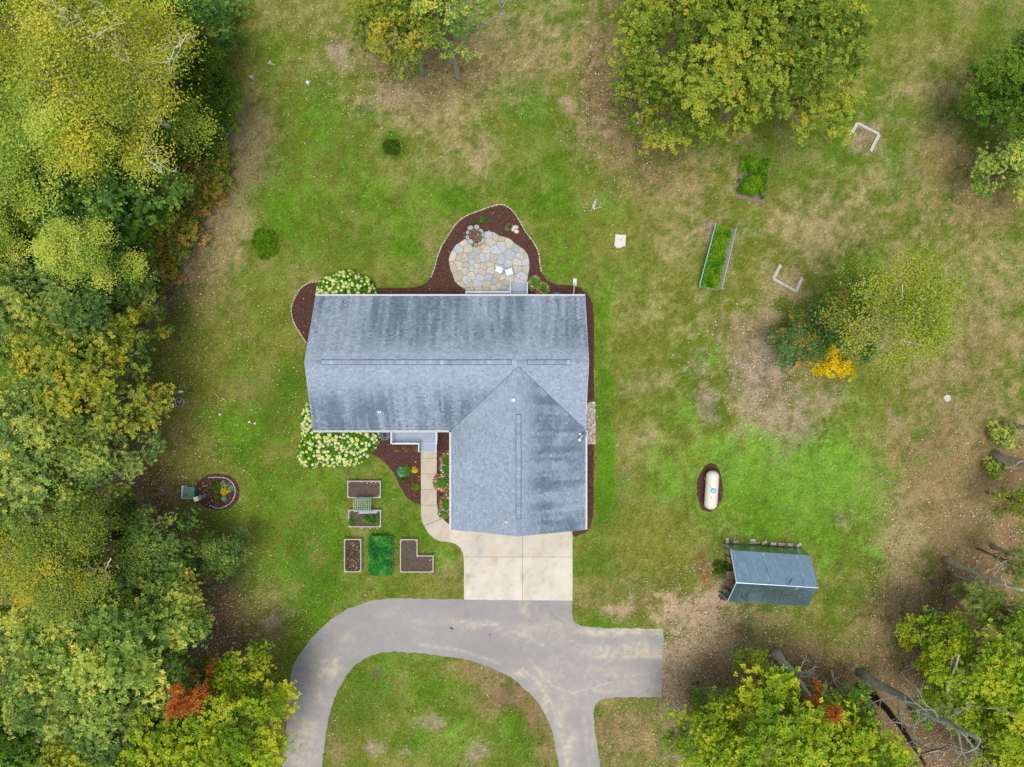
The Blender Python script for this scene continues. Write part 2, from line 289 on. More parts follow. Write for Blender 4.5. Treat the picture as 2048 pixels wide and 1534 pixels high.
# ------------------------------------------------------------------ lawn colour field
BASE = dict(g=(.084, .188, .009), d=(.050, .125, .008), o=(.145, .168, .026), t=(.27, .225, .108),
            b=(.285, .218, .165), l=(.17, .108, .062), m=(.215, .165, .072), p=(.128, .255, .026), s=(.33, .25, .16), k=(.105, .072, .048))
PATCH = [  # photo x, y, radius x, y, kind, amount
 # left forest floor
 (100, 300, 270, 330, 'k', 1.3), (100, 700, 150, 260, 'k', 1.2), (120, 1250, 210, 330, 'k', 1.3), (60, 760, 70, 90, 'd', 1.2), (300, 1480, 260, 120, 'k', 1.2),
 (40, 1120, 120, 90, 'l', .9), (110, 1180, 110, 60, 'l', .9), (360, 900, 60, 90, 'l', .35), (240, 980, 80, 60, 'l', 1.0), (280, 1010, 70, 40, 'l', .9),
 (370, 470, 60, 90, 'l', .8), (430, 320, 40, 60, 'l', .8),
 # path along the wood edge
 (425, 385, 26, 60, 'b', .75), (395, 455, 30, 45, 'b', .8), (350, 540, 34, 50, 'b', .85), (320, 600, 26, 40, 'b', .7), (330, 640, 24, 30, 'l', .8),
 (485, 270, 55, 95, 't', .95), (455, 400, 40, 90, 't', .85), (430, 510, 60, 70, 't', .6), (510, 340, 60, 60, 't', .5), (420, 600, 60, 50, 'm', .55),
 (640, 40, 230, 60, 'o', .8), (560, 90, 80, 70, 'g', .35), (480, 110, 40, 90, 'o', .7),
 (640, 240, 70, 90, 'g', .7), (650, 190, 40, 60, 'd', .5), (690, 300, 50, 60, 'd', .5), (560, 400, 70, 60, 'g', .75), (600, 330, 50, 50, 'g', .5), (740, 380, 60, 40, 'g', .6),
 (670, 106, 30, 30, 'b', .75), (765, 205, 32, 32, 'b', .85), (735, 235, 30, 24, 'p', .55), (960, 298, 32, 36, 't', .8), (958, 300, 18, 22, 'b', .4), (1130, 218, 20, 14, 's', .9),
 (740, 120, 50, 60, 'm', .7), (800, 150, 70, 60, 'l', .5), (870, 130, 110, 60, 'm', .8), (850, 210, 120, 50, 't', .75), (1000, 110, 120, 60, 'm', .6), (1130, 90, 90, 80, 't', .5),
 (1040, 190, 50, 45, 'd', .75), (1075, 215, 45, 40, 'g', .7), (1000, 180, 40, 40, 'g', .5), (1090, 260, 60, 50, 'd', .45), (900, 270, 60, 40, 't', .5),
 (782, 293, 22, 20, 'd', 1.3), (640, 390, 120, 60, 'p', .35), (900, 350, 120, 50, 't', .45), (1050, 340, 80, 50, 'g', .35), (800, 440, 90, 60, 'g', .5), (690, 480, 90, 50, 'd', .4),
 (1130, 370, 50, 40, 'g', .5), (1160, 500, 50, 60, 'g', .5), (1120, 520, 60, 50, 'g', .6), (850, 495, 24, 20, 'm', .6),
 (1215, 150, 50, 120, 'l', .75), (1240, 230, 50, 60, 'l', .8), (1280, 260, 60, 40, 'l', .5), (1300, 200, 200, 160, 'm', .5), (1190, 260, 40, 50, 't', .6),
 (1260, 330, 90, 60, 'm', .65), (1330, 370, 100, 60, 'm', .7), (1420, 420, 90, 60, 'm', .4), (1290, 470, 100, 70, 'o', .9), (1330, 560, 100, 80, 'o', .7), (1380, 500, 60, 50, 't', .5),
 (1560, 330, 60, 60, 'd', .45), (1640, 330, 100, 70, 'g', .4), (1690, 430, 90, 70, 't', .5), (1620, 470, 90, 70, 't', .55), (1790, 330, 40, 50, 'g', .55), (1740, 300, 30, 30, 'b', .5), (1725, 270, 28, 24, 'b', .8),
 (1850, 100, 190, 90, 'o', .7), (2000, 50, 60, 50, 'd', .55), (1800, 60, 80, 60, 'd', .3), (1850, 190, 70, 20, 't', .7), (1830, 330, 50, 60, 'b', .45), (1880, 260, 40, 30, 'b', .4), (1960, 420, 90, 60, 'm', .75), (1900, 330, 60, 60, 'm', .7),
 (1740, 520, 26, 30, 'p', .8), (1690, 540, 60, 60, 'g', .45), (1640, 600, 50, 40, 'o', .8), (1900, 560, 140, 110, 'o', .7), (2000, 620, 80, 100, 't', .5), (1850, 440, 90, 70, 'm', .45), (1940, 520, 100, 80, 't', .35),
 (1575, 560, 36, 30, 't', .9), (1430, 590, 60, 14, 'b', .4), (1418, 470, 14, 24, 'b', .8), (1470, 490, 12, 30, 'b', .5), (1410, 545, 20, 18, 'g', .8),
 (1205, 640, 18, 70, 'g', 1.1), (1205, 800, 18, 110, 'd', .8), (1210, 760, 16, 60, 'g', .9), (1210, 960, 20, 90, 'g', 1.0), (1200, 1040, 30, 40, 'd', .7),
 (1290, 690, 90, 70, 'o', .7), (1290, 770, 60, 30, 't', .6), (1270, 830, 60, 60, 'o', .5), (1330, 640, 70, 50, 'p', .35), (1420, 650, 80, 60, 't', .35), (1300, 880, 40, 20, 't', .6),
 (1400, 740, 40, 60, 'b', .45), (1510, 700, 55, 70, 'b', .75), (1540, 760, 70, 60, 'b', .7), (1480, 660, 60, 40, 'm', .6), (1410, 800, 30, 40, 'b', .6), (1420, 720, 22, 30, 'p', .7), (1375, 820, 20, 40, 'p', .7),
 (1560, 830, 80, 50, 'b', .6), (1600, 870, 50, 40, 'b', .65), (1560, 910, 30, 26, 'b', .8), (1680, 750, 70, 60, 'm', .6), (1640, 800, 60, 30, 'b', .5),
 (1900, 700, 150, 110, 'm', .65), (1930, 820, 130, 110, 't', .55), (1740, 760, 40, 50, 'o', .8), (1720, 820, 50, 60, 'p', .45), (1790, 830, 20, 26, 'b', .5),
 (1340, 960, 50, 60, 'p', .75), (1370, 930, 30, 40, 'o', .6), (1330, 1000, 30, 20, 'b', .35), (1500, 960, 120, 80, 'p', .95), (1640, 900, 60, 50, 'p', .8), (1700, 960, 110, 60, 'p', .95), (1620, 1010, 120, 50, 'p', .85), (1440, 890, 60, 40, 'p', .7),
 (1520, 1040, 60, 50, 'g', .8), (1700, 1060, 80, 50, 'g', .6), (1690, 1030, 30, 20, 'b', .5), (1640, 1080, 60, 30, 'g', .7), (1740, 1110, 22, 24, 'p', .9), (1650, 1110, 26, 40, 'p', .8), (1790, 950, 30, 50, 'p', .6), (1470, 1050, 40, 30, 't', .3),
 (1300, 1060, 80, 60, 'o', .9), (1200, 1110, 40, 50, 'g', .45), (1260, 1130, 80, 50, 'm', .45), (1190, 1190, 50, 40, 'm', .6), (1242, 1208, 26, 18, 's', .9), (1330, 1120, 50, 60, 'o', .8), (1220, 1010, 40, 40, 'd', .5), (1410, 1140, 16, 50, 'l', .6),
 (1300, 1200, 60, 40, 'm', .6), (1350, 1230, 40, 30, 'b', .5), (1390, 1210, 60, 30, 's', .8), (1400, 1290, 80, 90, 's', .85), (1430, 1330, 40, 50, 'l', .7), (1490, 1260, 80, 40, 's', .6), (1350, 1400, 30, 140, 's', .9), (1370, 1480, 40, 60, 's', .7),
 (1560, 1290, 130, 60, 'm', .7), (1650, 1260, 120, 50, 'o', .6), (1700, 1330, 110, 70, 'm', .7), (1620, 1340, 120, 40, 'l', .5), (1780, 1320, 60, 80, 'l', .45),
 (1900, 950, 120, 120, 'm', .95), (1950, 1080, 110, 100, 'm', 1.0), (1880, 1060, 50, 80, 'l', .3), (1815, 1060, 36, 60, 't', .7), (1800, 1180, 44, 110, 't', .85), (1760, 1230, 60, 60, 'm', .7), (1830, 1290, 40, 90, 't', .55), (1950, 1200, 100, 90, 'l', .85), (2030, 940, 40, 60, 'l', .8), (2030, 1080, 30, 80, 'l', .6),
 (1860, 1450, 220, 110, 'l', 1.0), (1960, 1400, 140, 120, 'k', .45), (1560, 1450, 170, 110, 'l', .9), (1880, 910, 22, 20, 'g', .5), (1850, 860, 24, 22, 'd', .6), (1840, 930, 20, 20, 'g', .5), (1720, 1190, 16, 16, 'd', .7),
 (950, 70, 250, 75, 't', .62), (900, 180, 190, 50, 't', .55), (1880, 130, 170, 80, 't', .4), (1910, 570, 150, 130, 't', .5), (1640, 440, 140, 90, 't', .5), (1350, 430, 120, 90, 't', .45), (1290, 610, 110, 110, 't', .4), (600, 30, 150, 50, 't', .4), (1250, 90, 60, 90, 't', .5),
 (870, 400, 70, 40, 'g', .6), (610, 450, 60, 60, 'g', .6), (560, 560, 50, 50, 'g', .4), (1140, 440, 40, 60, 'g', .6), (1250, 560, 50, 40, 'g', .5), (1210, 420, 40, 60, 'g', .45), (590, 860, 30, 60, 'g', .5), (640, 960, 60, 40, 'g', .6), (660, 1080, 40, 50, 'g', .5),
 # west lawn
 (380, 780, 70, 130, 'o', .9), (350, 860, 60, 80, 'm', .5), (480, 850, 70, 50, 'g', .75), (560, 800, 60, 80, 'd', .6), (520, 700, 80, 90, 'g', .35), (560, 640, 50, 50, 'o', .6), (480, 600, 60, 50, 'g', .35),
 (390, 940, 80, 30, 'o', .9), (340, 960, 70, 60, 'm', .5), (560, 980, 70, 60, 'g', .6), (420, 1040, 60, 30, 'd', .6), (390, 1070, 50, 40, 'm', .5), (520, 1030, 60, 40, 'g', .5),
 (430, 1200, 50, 60, 'l', .9), (450, 1280, 50, 50, 'l', .9), (420, 1170, 20, 40, 'b', .5), (490, 1160, 60, 60, 't', .35), (520, 1240, 50, 40, 'm', .7), (545, 1230, 16, 14, 'b', .7), (560, 1120, 70, 60, 'g', .6), (600, 1060, 60, 60, 'd', .5), (640, 1140, 60, 60, 'd', .55), (500, 1330, 60, 60, 'l', .5),
 (650, 1200, 60, 30, 'g', .5), (575, 1330, 20, 70, 'o', .7), (560, 1380, 20, 60, 'l', .5), (680, 1040, 40, 60, 'g', .5), (780, 1040, 40, 40, 'd', .5), (760, 1180, 80, 20, 'g', .4), (880, 1120, 40, 30, 'p', .5), (890, 1160, 40, 40, 'm', .55), (850, 1180, 60, 24, 'o', .6), (690, 930, 60, 30, 'g', .5), (770, 940, 20, 40, 'o', .7), (600, 900, 30, 40, 'o', .5), (700, 1110, 70, 50, 'd', .35), (840, 1060, 30, 40, 'g', .6),
 # island
 (1010, 1380, 60, 36, 'l', .75), (950, 1340, 70, 22, 'm', .8), (1060, 1430, 30, 60, 'l', .7), (1090, 1490, 22, 60, 'm', .7), (800, 1340, 70, 40, 'g', .45), (740, 1400, 60, 60, 'd', .55), (880, 1370, 70, 40, 'g', .5), (860, 1440, 30, 14, 'b', .7), (970, 1420, 26, 20, 'm', .6), (920, 1470, 50, 40, 'p', .6), (830, 1480, 60, 50, 'g', .5), (760, 1495, 16, 16, 'b', .7), (812, 1495, 14, 10, 'b', .6), (960, 1505, 30, 26, 'b', .6), (680, 1490, 26, 60, 'm', .45), (750, 1345, 14, 10, 'k', .6), (1000, 1470, 40, 40, 'g', .5), (700, 1430, 40, 60, 'd', .4),
 (1250, 1440, 50, 60, 'm', .75), (1230, 1480, 50, 60, 'l', .5), (1270, 1415, 40, 20, 'g', .5), (1260, 1500, 60, 50, 'm', .6),
]
def ground_color(x, y):
    px = x / M1 + 1024; py = 767 - y / M1
    wx = px + (fbm(px / 70, py / 70, 11) - .5) * 60 + (fbm(px / 18, py / 18, 14, 2) - .5) * 16
    wy = py + (fbm(px / 70, py / 70, 12) - .5) * 60 + (fbm(px / 18, py / 18, 15, 2) - .5) * 16
    n1 = fbm(px / 150, py / 150, 1, 4); n2 = fbm(px / 45, py / 45, 2, 4); n3 = fbm(px / 14, py / 14, 3, 3); n4 = fbm(px / 5, py / 5, 4, 2)
    def L(c, k, w): return c + (np.array(BASE[k]) - c) * w[:, None]
    c = np.tile(np.array(BASE['g']), (len(x), 1)) * np.array([.95, .86, 1.05])
    c = L(c, 'o', sstep(.24, .62, .55 * n1 + .45 * n2))
    east = sstep(1150, 1350, px) * sstep(1500, 1150, py)
    c = L(c, 'o', .45 * east)
    c = L(c, 't', .7 * sstep(.44, .70, n2 * .6 + n3 * .4) * (.5 + .5 * east))
    c = L(c, 'd', .55 * sstep(.5, .72, fbm(px / 38, py / 38, 7) * .65 + n3 * .35))
    c = L(c, 'g', .35 * sstep(.55, .75, fbm(px / 60, py / 60, 8)))
    for (cx, cy, rx, ry, k, a) in PATCH:
        near = (np.abs(px - cx) < 2.6 * rx + 40) & (np.abs(py - cy) < 2.6 * ry + 40)
        if not near.any(): continue
        q = ((wx[near] - cx) / (rx * 1.25)) ** 2 + ((wy[near] - cy) / (ry * 1.25)) ** 2
        w = np.exp(-q) * a
        w = sstep(.16, .8, w + (n3[near] - .5) * .55 + (n4[near] - .5) * .3) * min(1, .55 + .45 * a) * (w > .02)
        if k in 'blks': w = np.clip(w, 0, .92)
        if k in 'pgd': w = w * (.68 + .32 * sstep(.3, .6, n2[near]))
        c[near] = L(c[near], k, w)
    # away from the garden the woods and fields go on
    far = sstep(0, 12, np.maximum(np.abs(x) - 40, np.abs(y) - 31))
    c = L(c, 'o', far * .8)
    c = c * (1.09 + (n3 - .5) * .55 + (n4 - .5) * .5 + (n2 - .5) * .35)[:, None]
    return np.clip(c, .004, .6)

xs = np.concatenate([[-600, -200, -90, -55], np.arange(-42, 42.01, .2), [55, 90, 200, 600]])
ys = np.concatenate([[-600, -200, -90, -45], np.arange(-32, 32.01, .2), [45, 90, 200, 600]])
gx, gy = np.meshgrid(xs, ys); nx, ny = len(xs), len(ys)
gv = np.stack([gx.ravel(), gy.ravel(), np.zeros(nx * ny)], 1)
ii = (np.arange(ny - 1)[:, None] * nx + np.arange(nx - 1)[None, :]).ravel()
gf = np.stack([ii, ii + 1, ii + nx + 1, ii + nx], 1)
tagp(link('ground', npmesh('ground', gv, gf, ground_color(gv[:, 0], gv[:, 1])), m_ground), kind='structure')

# ------------------------------------------------------------------ outlines on the ground (photo pixels)
DRIVE = [(556, 1620), (564, 1534), (572, 1480), (574, 1410), (578, 1362), (588, 1330), (604, 1302), (622, 1278), (644, 1256), (661, 1240), (680, 1226), (697, 1217), (716, 1210), (740, 1202), (764, 1198), (796, 1196.5), (928, 1199), (1145, 1201), (1145, 1230), (1147, 1240), (1153, 1247), (1163, 1252), (1200, 1255), (1260, 1256.5), (1327, 1257.5), (1325, 1320), (1323, 1394), (1270, 1394), (1235, 1394.5), (1212, 1397), (1198, 1401), (1190, 1410), (1187, 1425), (1189, 1460), (1196, 1500), (1202, 1540), (1210, 1620), (1122, 1620), (1118, 1534), (1112, 1500), (1105, 1467), (1098, 1445), (1085, 1418), (1070, 1398), (1052, 1379), (1030, 1360), (1005, 1345), (975, 1331), (930, 1319), (890, 1312), (840, 1306), (790, 1303), (765, 1304), (745, 1309), (728, 1318), (708, 1333), (692, 1352), (680, 1372), (668, 1400), (660, 1425), (653, 1462), (648, 1500), (644, 1534), (638, 1620)]
HOUSEFOOT = [(-13.6, -2.95), (-3.95, -2.95), (-3.95, -9.95), (4.8, -9.95), (4.8, 5.8), (-13.6, 5.8)]
BED_N = [(612, 684), (601, 667), (591, 651), (584, 631), (584, 612), (591, 594), (602, 577), (619, 566), (641, 563), (700, 570), (752, 576), (808, 576), (837, 573), (853, 566), (863, 553), (870, 533), (876, 511), (886, 488), (902, 463), (915, 445), (935, 431), (961, 421), (984, 413), (998, 410), (1011, 411.5), (1026, 423), (1039, 442), (1052, 465), (1068, 486), (1077, 507), (1080, 530), (1083, 546), (1094, 561), (1114, 569), (1147, 571), (1163, 577), (1178, 592), (1186, 608), (1188, 640), (1188, 805), (1188, 885), (1187, 1030), (1181, 1054), (1168, 1067), (1147, 1073), (1140, 1060), (1140, 620), (640, 620), (640, 684)]
BED_S = [(737, 905), (755, 913), (772, 927), (788, 946), (799, 972), (814, 995), (830, 1006), (841.5, 1008), (841.5, 850), (737, 850)]
BED_G = [(874, 850), (874, 1004), (877, 1022), (884, 1034), (893, 1044), (902, 1050), (912, 1052), (912, 850)]
BED_R = [(387, 978), (397, 962), (415, 951), (435, 947), (458, 950), (473, 962), (479, 980), (476, 1000), (463, 1014), (440, 1021), (415, 1016), (395, 1004), (387, 992)]
BED_P = [(1421, 926), (1432, 929), (1440, 942), (1445, 965), (1446, 985), (1441, 1004), (1432, 1018), (1418, 1024), (1404, 1020), (1398, 1004), (1393, 985), (1394, 962), (1402, 944), (1410, 931)]
WALK = [(842, 900), (842, 1030), (844, 1043), (849, 1053), (857, 1066), (868, 1077), (880, 1082.5), (901, 1084), (901, 1051), (893, 1045), (884, 1035), (877, 1024), (873.5, 1008), (873.5, 900)]
SLAB = [(901, 1035), (901, 1084), (912, 1088), (921, 1096), (926, 1107), (928, 1122), (928, 1199), (1145, 1201), (1145, 1035)]
def wpoly(pts, z=0): return [P(x, y, z) for x, y in pts]
def inside(poly, x, y):
    r = np.zeros(len(x), bool); n = len(poly)
    for i in range(n):
        x0, y0 = poly[i]; x1, y1 = poly[(i + 1) % n]
        if y0 == y1: continue
        t = (y > min(y0, y1)) & (y <= max(y0, y1)); r ^= t & (x < (x1 - x0) * (y - y0) / (y1 - y0) + x0)
    return r
def clip(poly, a, b):                      # keep the part on the left of a->b
    out = []; n = len(poly)
    def sd_(p): return (b[0] - a[0]) * (p[1] - a[1]) - (b[1] - a[1]) * (p[0] - a[0])
    for i in range(n):
        p, q = poly[i], poly[(i + 1) % n]; sp, sq = sd_(p), sd_(q)
        if sp >= 0: out.append(p)
        if (sp >= 0) != (sq >= 0):
            t = sp / (sp - sq); out.append((p[0] + (q[0] - p[0]) * t, p[1] + (q[1] - p[1]) * t))
    return out
def clipconvex(poly, conv):
    n = len(conv)
    if sum(conv[i][0] * conv[(i + 1) % n][1] - conv[(i + 1) % n][0] * conv[i][1] for i in range(n)) < 0: conv = conv[::-1]
    for i in range(n):
        poly = clip(poly, conv[i], conv[(i + 1) % n])
        if len(poly) < 3: return []
    return poly
def area(p):
    n = len(p); return .5 * sum(p[i][0] * p[(i + 1) % n][1] - p[(i + 1) % n][0] * p[i][1] for i in range(n))
def gridded(poly, cell, z0, z1, colf, name, m):
    """A slab over poly, its top cut into cells so that it can carry colour."""
    vs, fs = [], []; xsn = [p[0] for p in poly]; ysn = [p[1] for p in poly]
    y = min(ysn)
    while y < max(ysn):
        strip = clip(clip(poly, (0, y), (1, y)), (1, y + cell), (0, y + cell)); x = min(xsn)
        while x < max(xsn) and len(strip) > 2:
            q = clip(clip(strip, (x, 1), (x, 0)), (x + cell, 0), (x + cell, 1))
            if len(q) > 2 and abs(area(q)) > 1e-5:
                b = len(vs); vs += [(p[0], p[1], z1) for p in q]
                fs.append(tuple(range(b, b + len(q))) if area(q) > 0 else tuple(range(b + len(q) - 1, b - 1, -1)))
            x += cell
        y += cell
    n = len(poly)
    for i in range(n):
        p, q = poly[i], poly[(i + 1) % n]; b = len(vs)
        vs += [(p[0], p[1], z0), (q[0], q[1], z0), (q[0], q[1], z1), (p[0], p[1], z1)]; fs.append((b, b + 1, b + 2, b + 3))
    me = bpy.data.meshes.new(name); me.from_pydata(vs, [], fs); a = np.array(vs)
    c = colf(a[:, 0], a[:, 1]); at = me.attributes.new('col', 'FLOAT_COLOR', 'POINT')
    at.data.foreach_set('color', np.concatenate([c, np.ones((len(c), 1))], 1).astype(np.float32).ravel())
    me.update(); return tagp(link(name, me, m), kind='structure')

# asphalt with windblown sand and tyre-worn streaks
SAND = [(1235, 1266, 90, 7, .9), (1290, 1262, 60, 6, .8), (1240, 1305, 70, 10, .6), (1280, 1300, 60, 14, .6), (1180, 1340, 60, 16, .35), (1110, 1260, 60, 30, .3), (1050, 1265, 40, 20, .4), (1045, 1345, 24, 9, .9), (1085, 1400, 16, 40, .6), (1120, 1440, 14, 50, .6), (1100, 1350, 50, 40, .3), (960, 1250, 70, 8, .45), (660, 1335, 22, 16, .8), (655, 1340, 12, 30, .6), (692, 1272, 12, 10, .6), (640, 1385, 20, 14, .5), (615, 1470, 26, 40, .6), (600, 1510, 50, 30, .5), (1140, 1500, 14, 50, .55), (1170, 1345, 40, 60, .25), (1250, 1370, 70, 20, .25), (1200, 1380, 40, 6, .5), (830, 1240, 30, 14, .2), (1045, 1212, 8, 14, .5), (1190, 1480, 14, 40, .3), (1210, 1300, 6, 40, .4)]
STREAK = [([(1160, 1266), (1240, 1264), (1325, 1268)], 3.5, .9), ([(1230, 1312), (1280, 1310), (1320, 1314)], 5, .7), ([(1215, 1290), (1218, 1320), (1228, 1330)], 2.5, .8), ([(1148, 1384), (1180, 1378), (1215, 1366)], 2, .9), ([(1045, 1338), (1075, 1362), (1098, 1400), (1118, 1450), (1136, 1530)], 5, .75), ([(1060, 1320), (1105, 1372), (1150, 1388)], 3, .7), ([(1100, 1400), (1112, 1435), (1128, 1465)], 3, .9), ([(1130, 1480), (1155, 1476)], 1.5, .8), ([(920, 1242), (960, 1250), (1000, 1247)], 3, .7), ([(1008, 1268), (1030, 1262), (1052, 1270), (1085, 1290)], 4, .6), ([(1052, 1205), (1044, 1224)], 4, .7), ([(606, 1396), (632, 1402), (658, 1412)], 1.5, .7), ([(640, 1350), (656, 1338), (672, 1322)], 7, .8), ([(686, 1276), (700, 1266)], 4, .6), ([(1100, 1262), (1160, 1290), (1230, 1300)], 3, .45), ([(840, 1288), (920, 1300), (1000, 1326)], 3, .5), ([(1072, 1212), (1066, 1262), (1050, 1300)], 4, .35), ([(1168, 1420), (1172, 1480), (1180, 1530)], 4, .4), ([(1140, 1330), (1180, 1350), (1240, 1352), (1310, 1345)], 5, .35)]
def asph_col(x, y):
    px = x / M1 + 1024; py = 767 - y / M1
    c = np.tile(np.array((.275, .270, .268)), (len(x), 1))
    wx = px + (fbm(px / 30, py / 30, 31) - .5) * 40; wy = py + (fbm(px / 30, py / 30, 32) - .5) * 30
    s = np.zeros(len(x))
    for cx, cy, rx, ry, a in SAND: s = np.maximum(s, a * np.exp(-((wx - cx) / rx) ** 2 - ((wy - cy) / ry) ** 2))
    for pts, wd, a in STREAK:
        dm_ = np.full(len(x), 1e9)
        for (x0, y0), (x1, y1) in zip(pts[:-1], pts[1:]):
            t = np.clip(((px - x0) * (x1 - x0) + (py - y0) * (y1 - y0)) / ((x1 - x0) ** 2 + (y1 - y0) ** 2), 0, 1)
            dm_ = np.minimum(dm_, np.hypot(px + (wx - px) * .12 - x0 - t * (x1 - x0), py + (wy - py) * .12 - y0 - t * (y1 - y0)))
        s = np.maximum(s, a * np.exp(-(dm_ / wd) ** 2) * (.4 + .9 * fbm(px / 12, py / 12, 36)))
    s = np.clip(s * (.35 + 1.15 * sstep(.22, .74, fbm(px / 6, py / 6, 33, 3))), 0, .95) + .16 * sstep(.5, .75, fbm(px / 60, py / 25, 35))
    c = c + (np.array((.48, .43, .345)) - c) * np.clip(s, 0, 1)[:, None]
    c = c * (1 + .22 * (fbm(px / 60, py / 60, 34) - .5))[:, None]
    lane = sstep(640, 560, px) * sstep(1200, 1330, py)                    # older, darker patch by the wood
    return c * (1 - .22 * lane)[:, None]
def ragged(poly, step=.3, amp=.05):
    out = []
    for i, p in enumerate(poly):
        q = poly[(i + 1) % len(poly)]; k = max(1, int(math.dist(p, q) / step))
        for j in range(k):
            t = j / k; out.append((p[0] + (q[0] - p[0]) * t + R.uniform(-amp, amp), p[1] + (q[1] - p[1]) * t + R.uniform(-amp, amp)))
    return out
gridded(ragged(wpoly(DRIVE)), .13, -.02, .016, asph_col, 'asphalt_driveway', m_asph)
# hairline cracks and oil spots, thin raised films of tar on the asphalt
tar = MB()
for pts in ([(1094, 1208), (1099, 1218), (1104, 1230), (1113, 1237), (1128, 1245)], [(1140, 1237), (1160, 1258)]):
    tar.tube([(*P(a + R.uniform(-1, 1), b), .016) for a, b in pts], .009, 4)
for px, py, r in ((902, 1256, .11), (905, 1258, .07), (980, 1269, .06), (793, 1266, .04), (866, 1278, .03), (1005, 1240, .03)):
    x, y = P(px, py); tar.add([(x + r * math.cos(a) * R.uniform(.7, 1.2), y + r * math.sin(a) * R.uniform(.7, 1.2), .0205) for a in np.linspace(0, 6.28, 11)[:-1]], [tuple(range(10))])
tagp(tar.build('tar_marks', m_tar), kind='stuff')

def conc_col(base):
    def f(x, y):
        px = x / M1 + 1024; py = 767 - y / M1
        c = np.tile(np.array(base), (len(x), 1))
        s = fbm(px / 40, py / 40, 41); c = c * (.84 + .32 * s)[:, None]
        rust = sstep(.6, .78, fbm(px / 22, py / 40, 43)); c = c + (np.array((.45, .33, .22)) - c) * (.35 * rust)[:, None]
        dk = .16 * sstep(.6, .8, fbm(px / 3, py / 3, 44, 3)); c = c * (1 - dk)[:, None]
        for cx, cy, rx, ry, a in ((937, 1150, 7, 4, .4), (933, 1165, 3, 8, .35), (990, 1120, 4, 3, .3), (1003, 1139, 3, 3, .4), (1012, 1152, 3, 4, .4), (960, 1106, 4, 3, .3), (1045, 1150, 2, 2, .8), (1035, 1180, 9, 60, -.13), (938, 1185, 6, 14, -.2), (1000, 1090, 30, 16, -.08)):
            c = c * (1 - a * np.exp(-((px - cx) / rx) ** 2 - ((py - cy) / ry) ** 2))[:, None]
        return np.clip(c, .02, .75)
    return f
MB().prism(clipconvex(wpoly(SLAB), wpoly([(895, 1040), (1144, 1040), (1144, 1200), (895, 1200)])), -.03, .014).build('slab_joint', m_joint2)['kind'] = 'structure'
MB().prism(wpoly([(842.5, 902), (842.5, 1030), (849.5, 1053), (868, 1076), (880, 1081.5), (900, 1083), (900, 1051.5), (884, 1036), (873, 1008), (873, 902)]), -.03, .015).build('slab_joint', m_joint2)['kind'] = 'structure'
slab = tagp(bpy.data.objects.new('concrete_driveway', None), kind='structure'); COL.objects.link(slab)
walk = tagp(bpy.data.objects.new('concrete_walkway', None), kind='structure'); COL.objects.link(walk)
def panel(poly, conv, root, base):
    q = clipconvex(wpoly(poly), wpoly(conv))
    o = gridded(q, .3, -.02, .035, conc_col(base), 'concrete_panel', m_conc); del o['kind']; o.parent = root
g = .35
panel(SLAB, [(890, 1030), (1045 - g, 1030), (1045 - g, 1114 - g), (890, 1114 - g)], slab, (.515, .475, .405))
panel(SLAB, [(890, 1114 + g), (1045 - g, 1114 + g), (1045 - g, 1210), (890, 1210)], slab, (.555, .52, .455))
panel(SLAB, [(1045 + g, 1030), (1150, 1030), (1150, 1114 - g), (1045 + g, 1114 - g)], slab, (.525, .485, .41))
panel(SLAB, [(1045 + g, 1114 + g), (1150, 1114 + g), (1150, 1210), (1045 + g, 1210)], slab, (.565, .53, .455))
yy = [899, 917, 948, 979, 1010]
for a, b in zip(yy[:-1], yy[1:]): panel(WALK, [(830, a + g), (890, a + g), (890, b - g), (830, b - g)], walk, (.47, .42, .345))
panel(WALK, [(830, 1010 + g), (890, 1010 + g), (890, 1034), (830, 1058)], walk, (.46, .41, .34))
panel(WALK, [(830, 1059.2), (890, 1035.2), (905, 1029), (900.6, 1100), (830, 1100)], walk, (.48, .43, .35))

# mulch beds
for nm, poly in (('mulch_bed', BED_N), ('mulch_bed', BED_S), ('mulch_bed', BED_G), ('mulch_bed', BED_R), ('mulch_bed', BED_P)):
    pts = wpoly(poly); big = []
    for i, p in enumerate(pts):                                           # raw, uneven edge
        q = pts[(i + 1) % len(pts)]; d = math.dist(p, q); k = max(1, int(d / .25))
        for j in range(k):
            t = j / k; w = .03 if 0 < j else .015
            big.append((p[0] + (q[0] - p[0]) * t + R.uniform(-w, w), p[1] + (q[1] - p[1]) * t + R.uniform(-w, w)))
    tagp(MB().prism(big, -.03, .03 + .003 * R.random()).build(nm, m_mulch), kind='structure')

BLOCK = [wpoly(p) for p in (DRIVE, BED_N, BED_S, BED_G, BED_R, BED_P, WALK, SLAB)] + [HOUSEFOOT] + [wpoly(p) for p in (
    [(696, 962), (760, 962), (760, 995), (696, 995)], [(698, 1020), (761, 1020), (761, 1054), (698, 1054)], [(690, 1080), (721, 1080), (721, 1143), (690, 1143)],
    [(741, 1074), (783, 1074), (783, 1146), (741, 1146)], [(802, 1080), (832, 1080), (832, 1112), (865, 1112), (865, 1143), (802, 1143)],
    [(1440, 1085), (1600, 1095), (1605, 1190), (1455, 1190)], [(1470, 320), (1543, 326), (1527, 408), (1468, 394)], [(1430, 452), (1463, 458), (1434, 578), (1400, 574)],
    [(367, 974), (391, 974), (391, 996), (367, 996)])]
def blocked(x, y):
    r = np.zeros(len(x), bool)
    for p in BLOCK: r |= inside(p, x, y)
    return r
rng = np.random.default_rng(3)

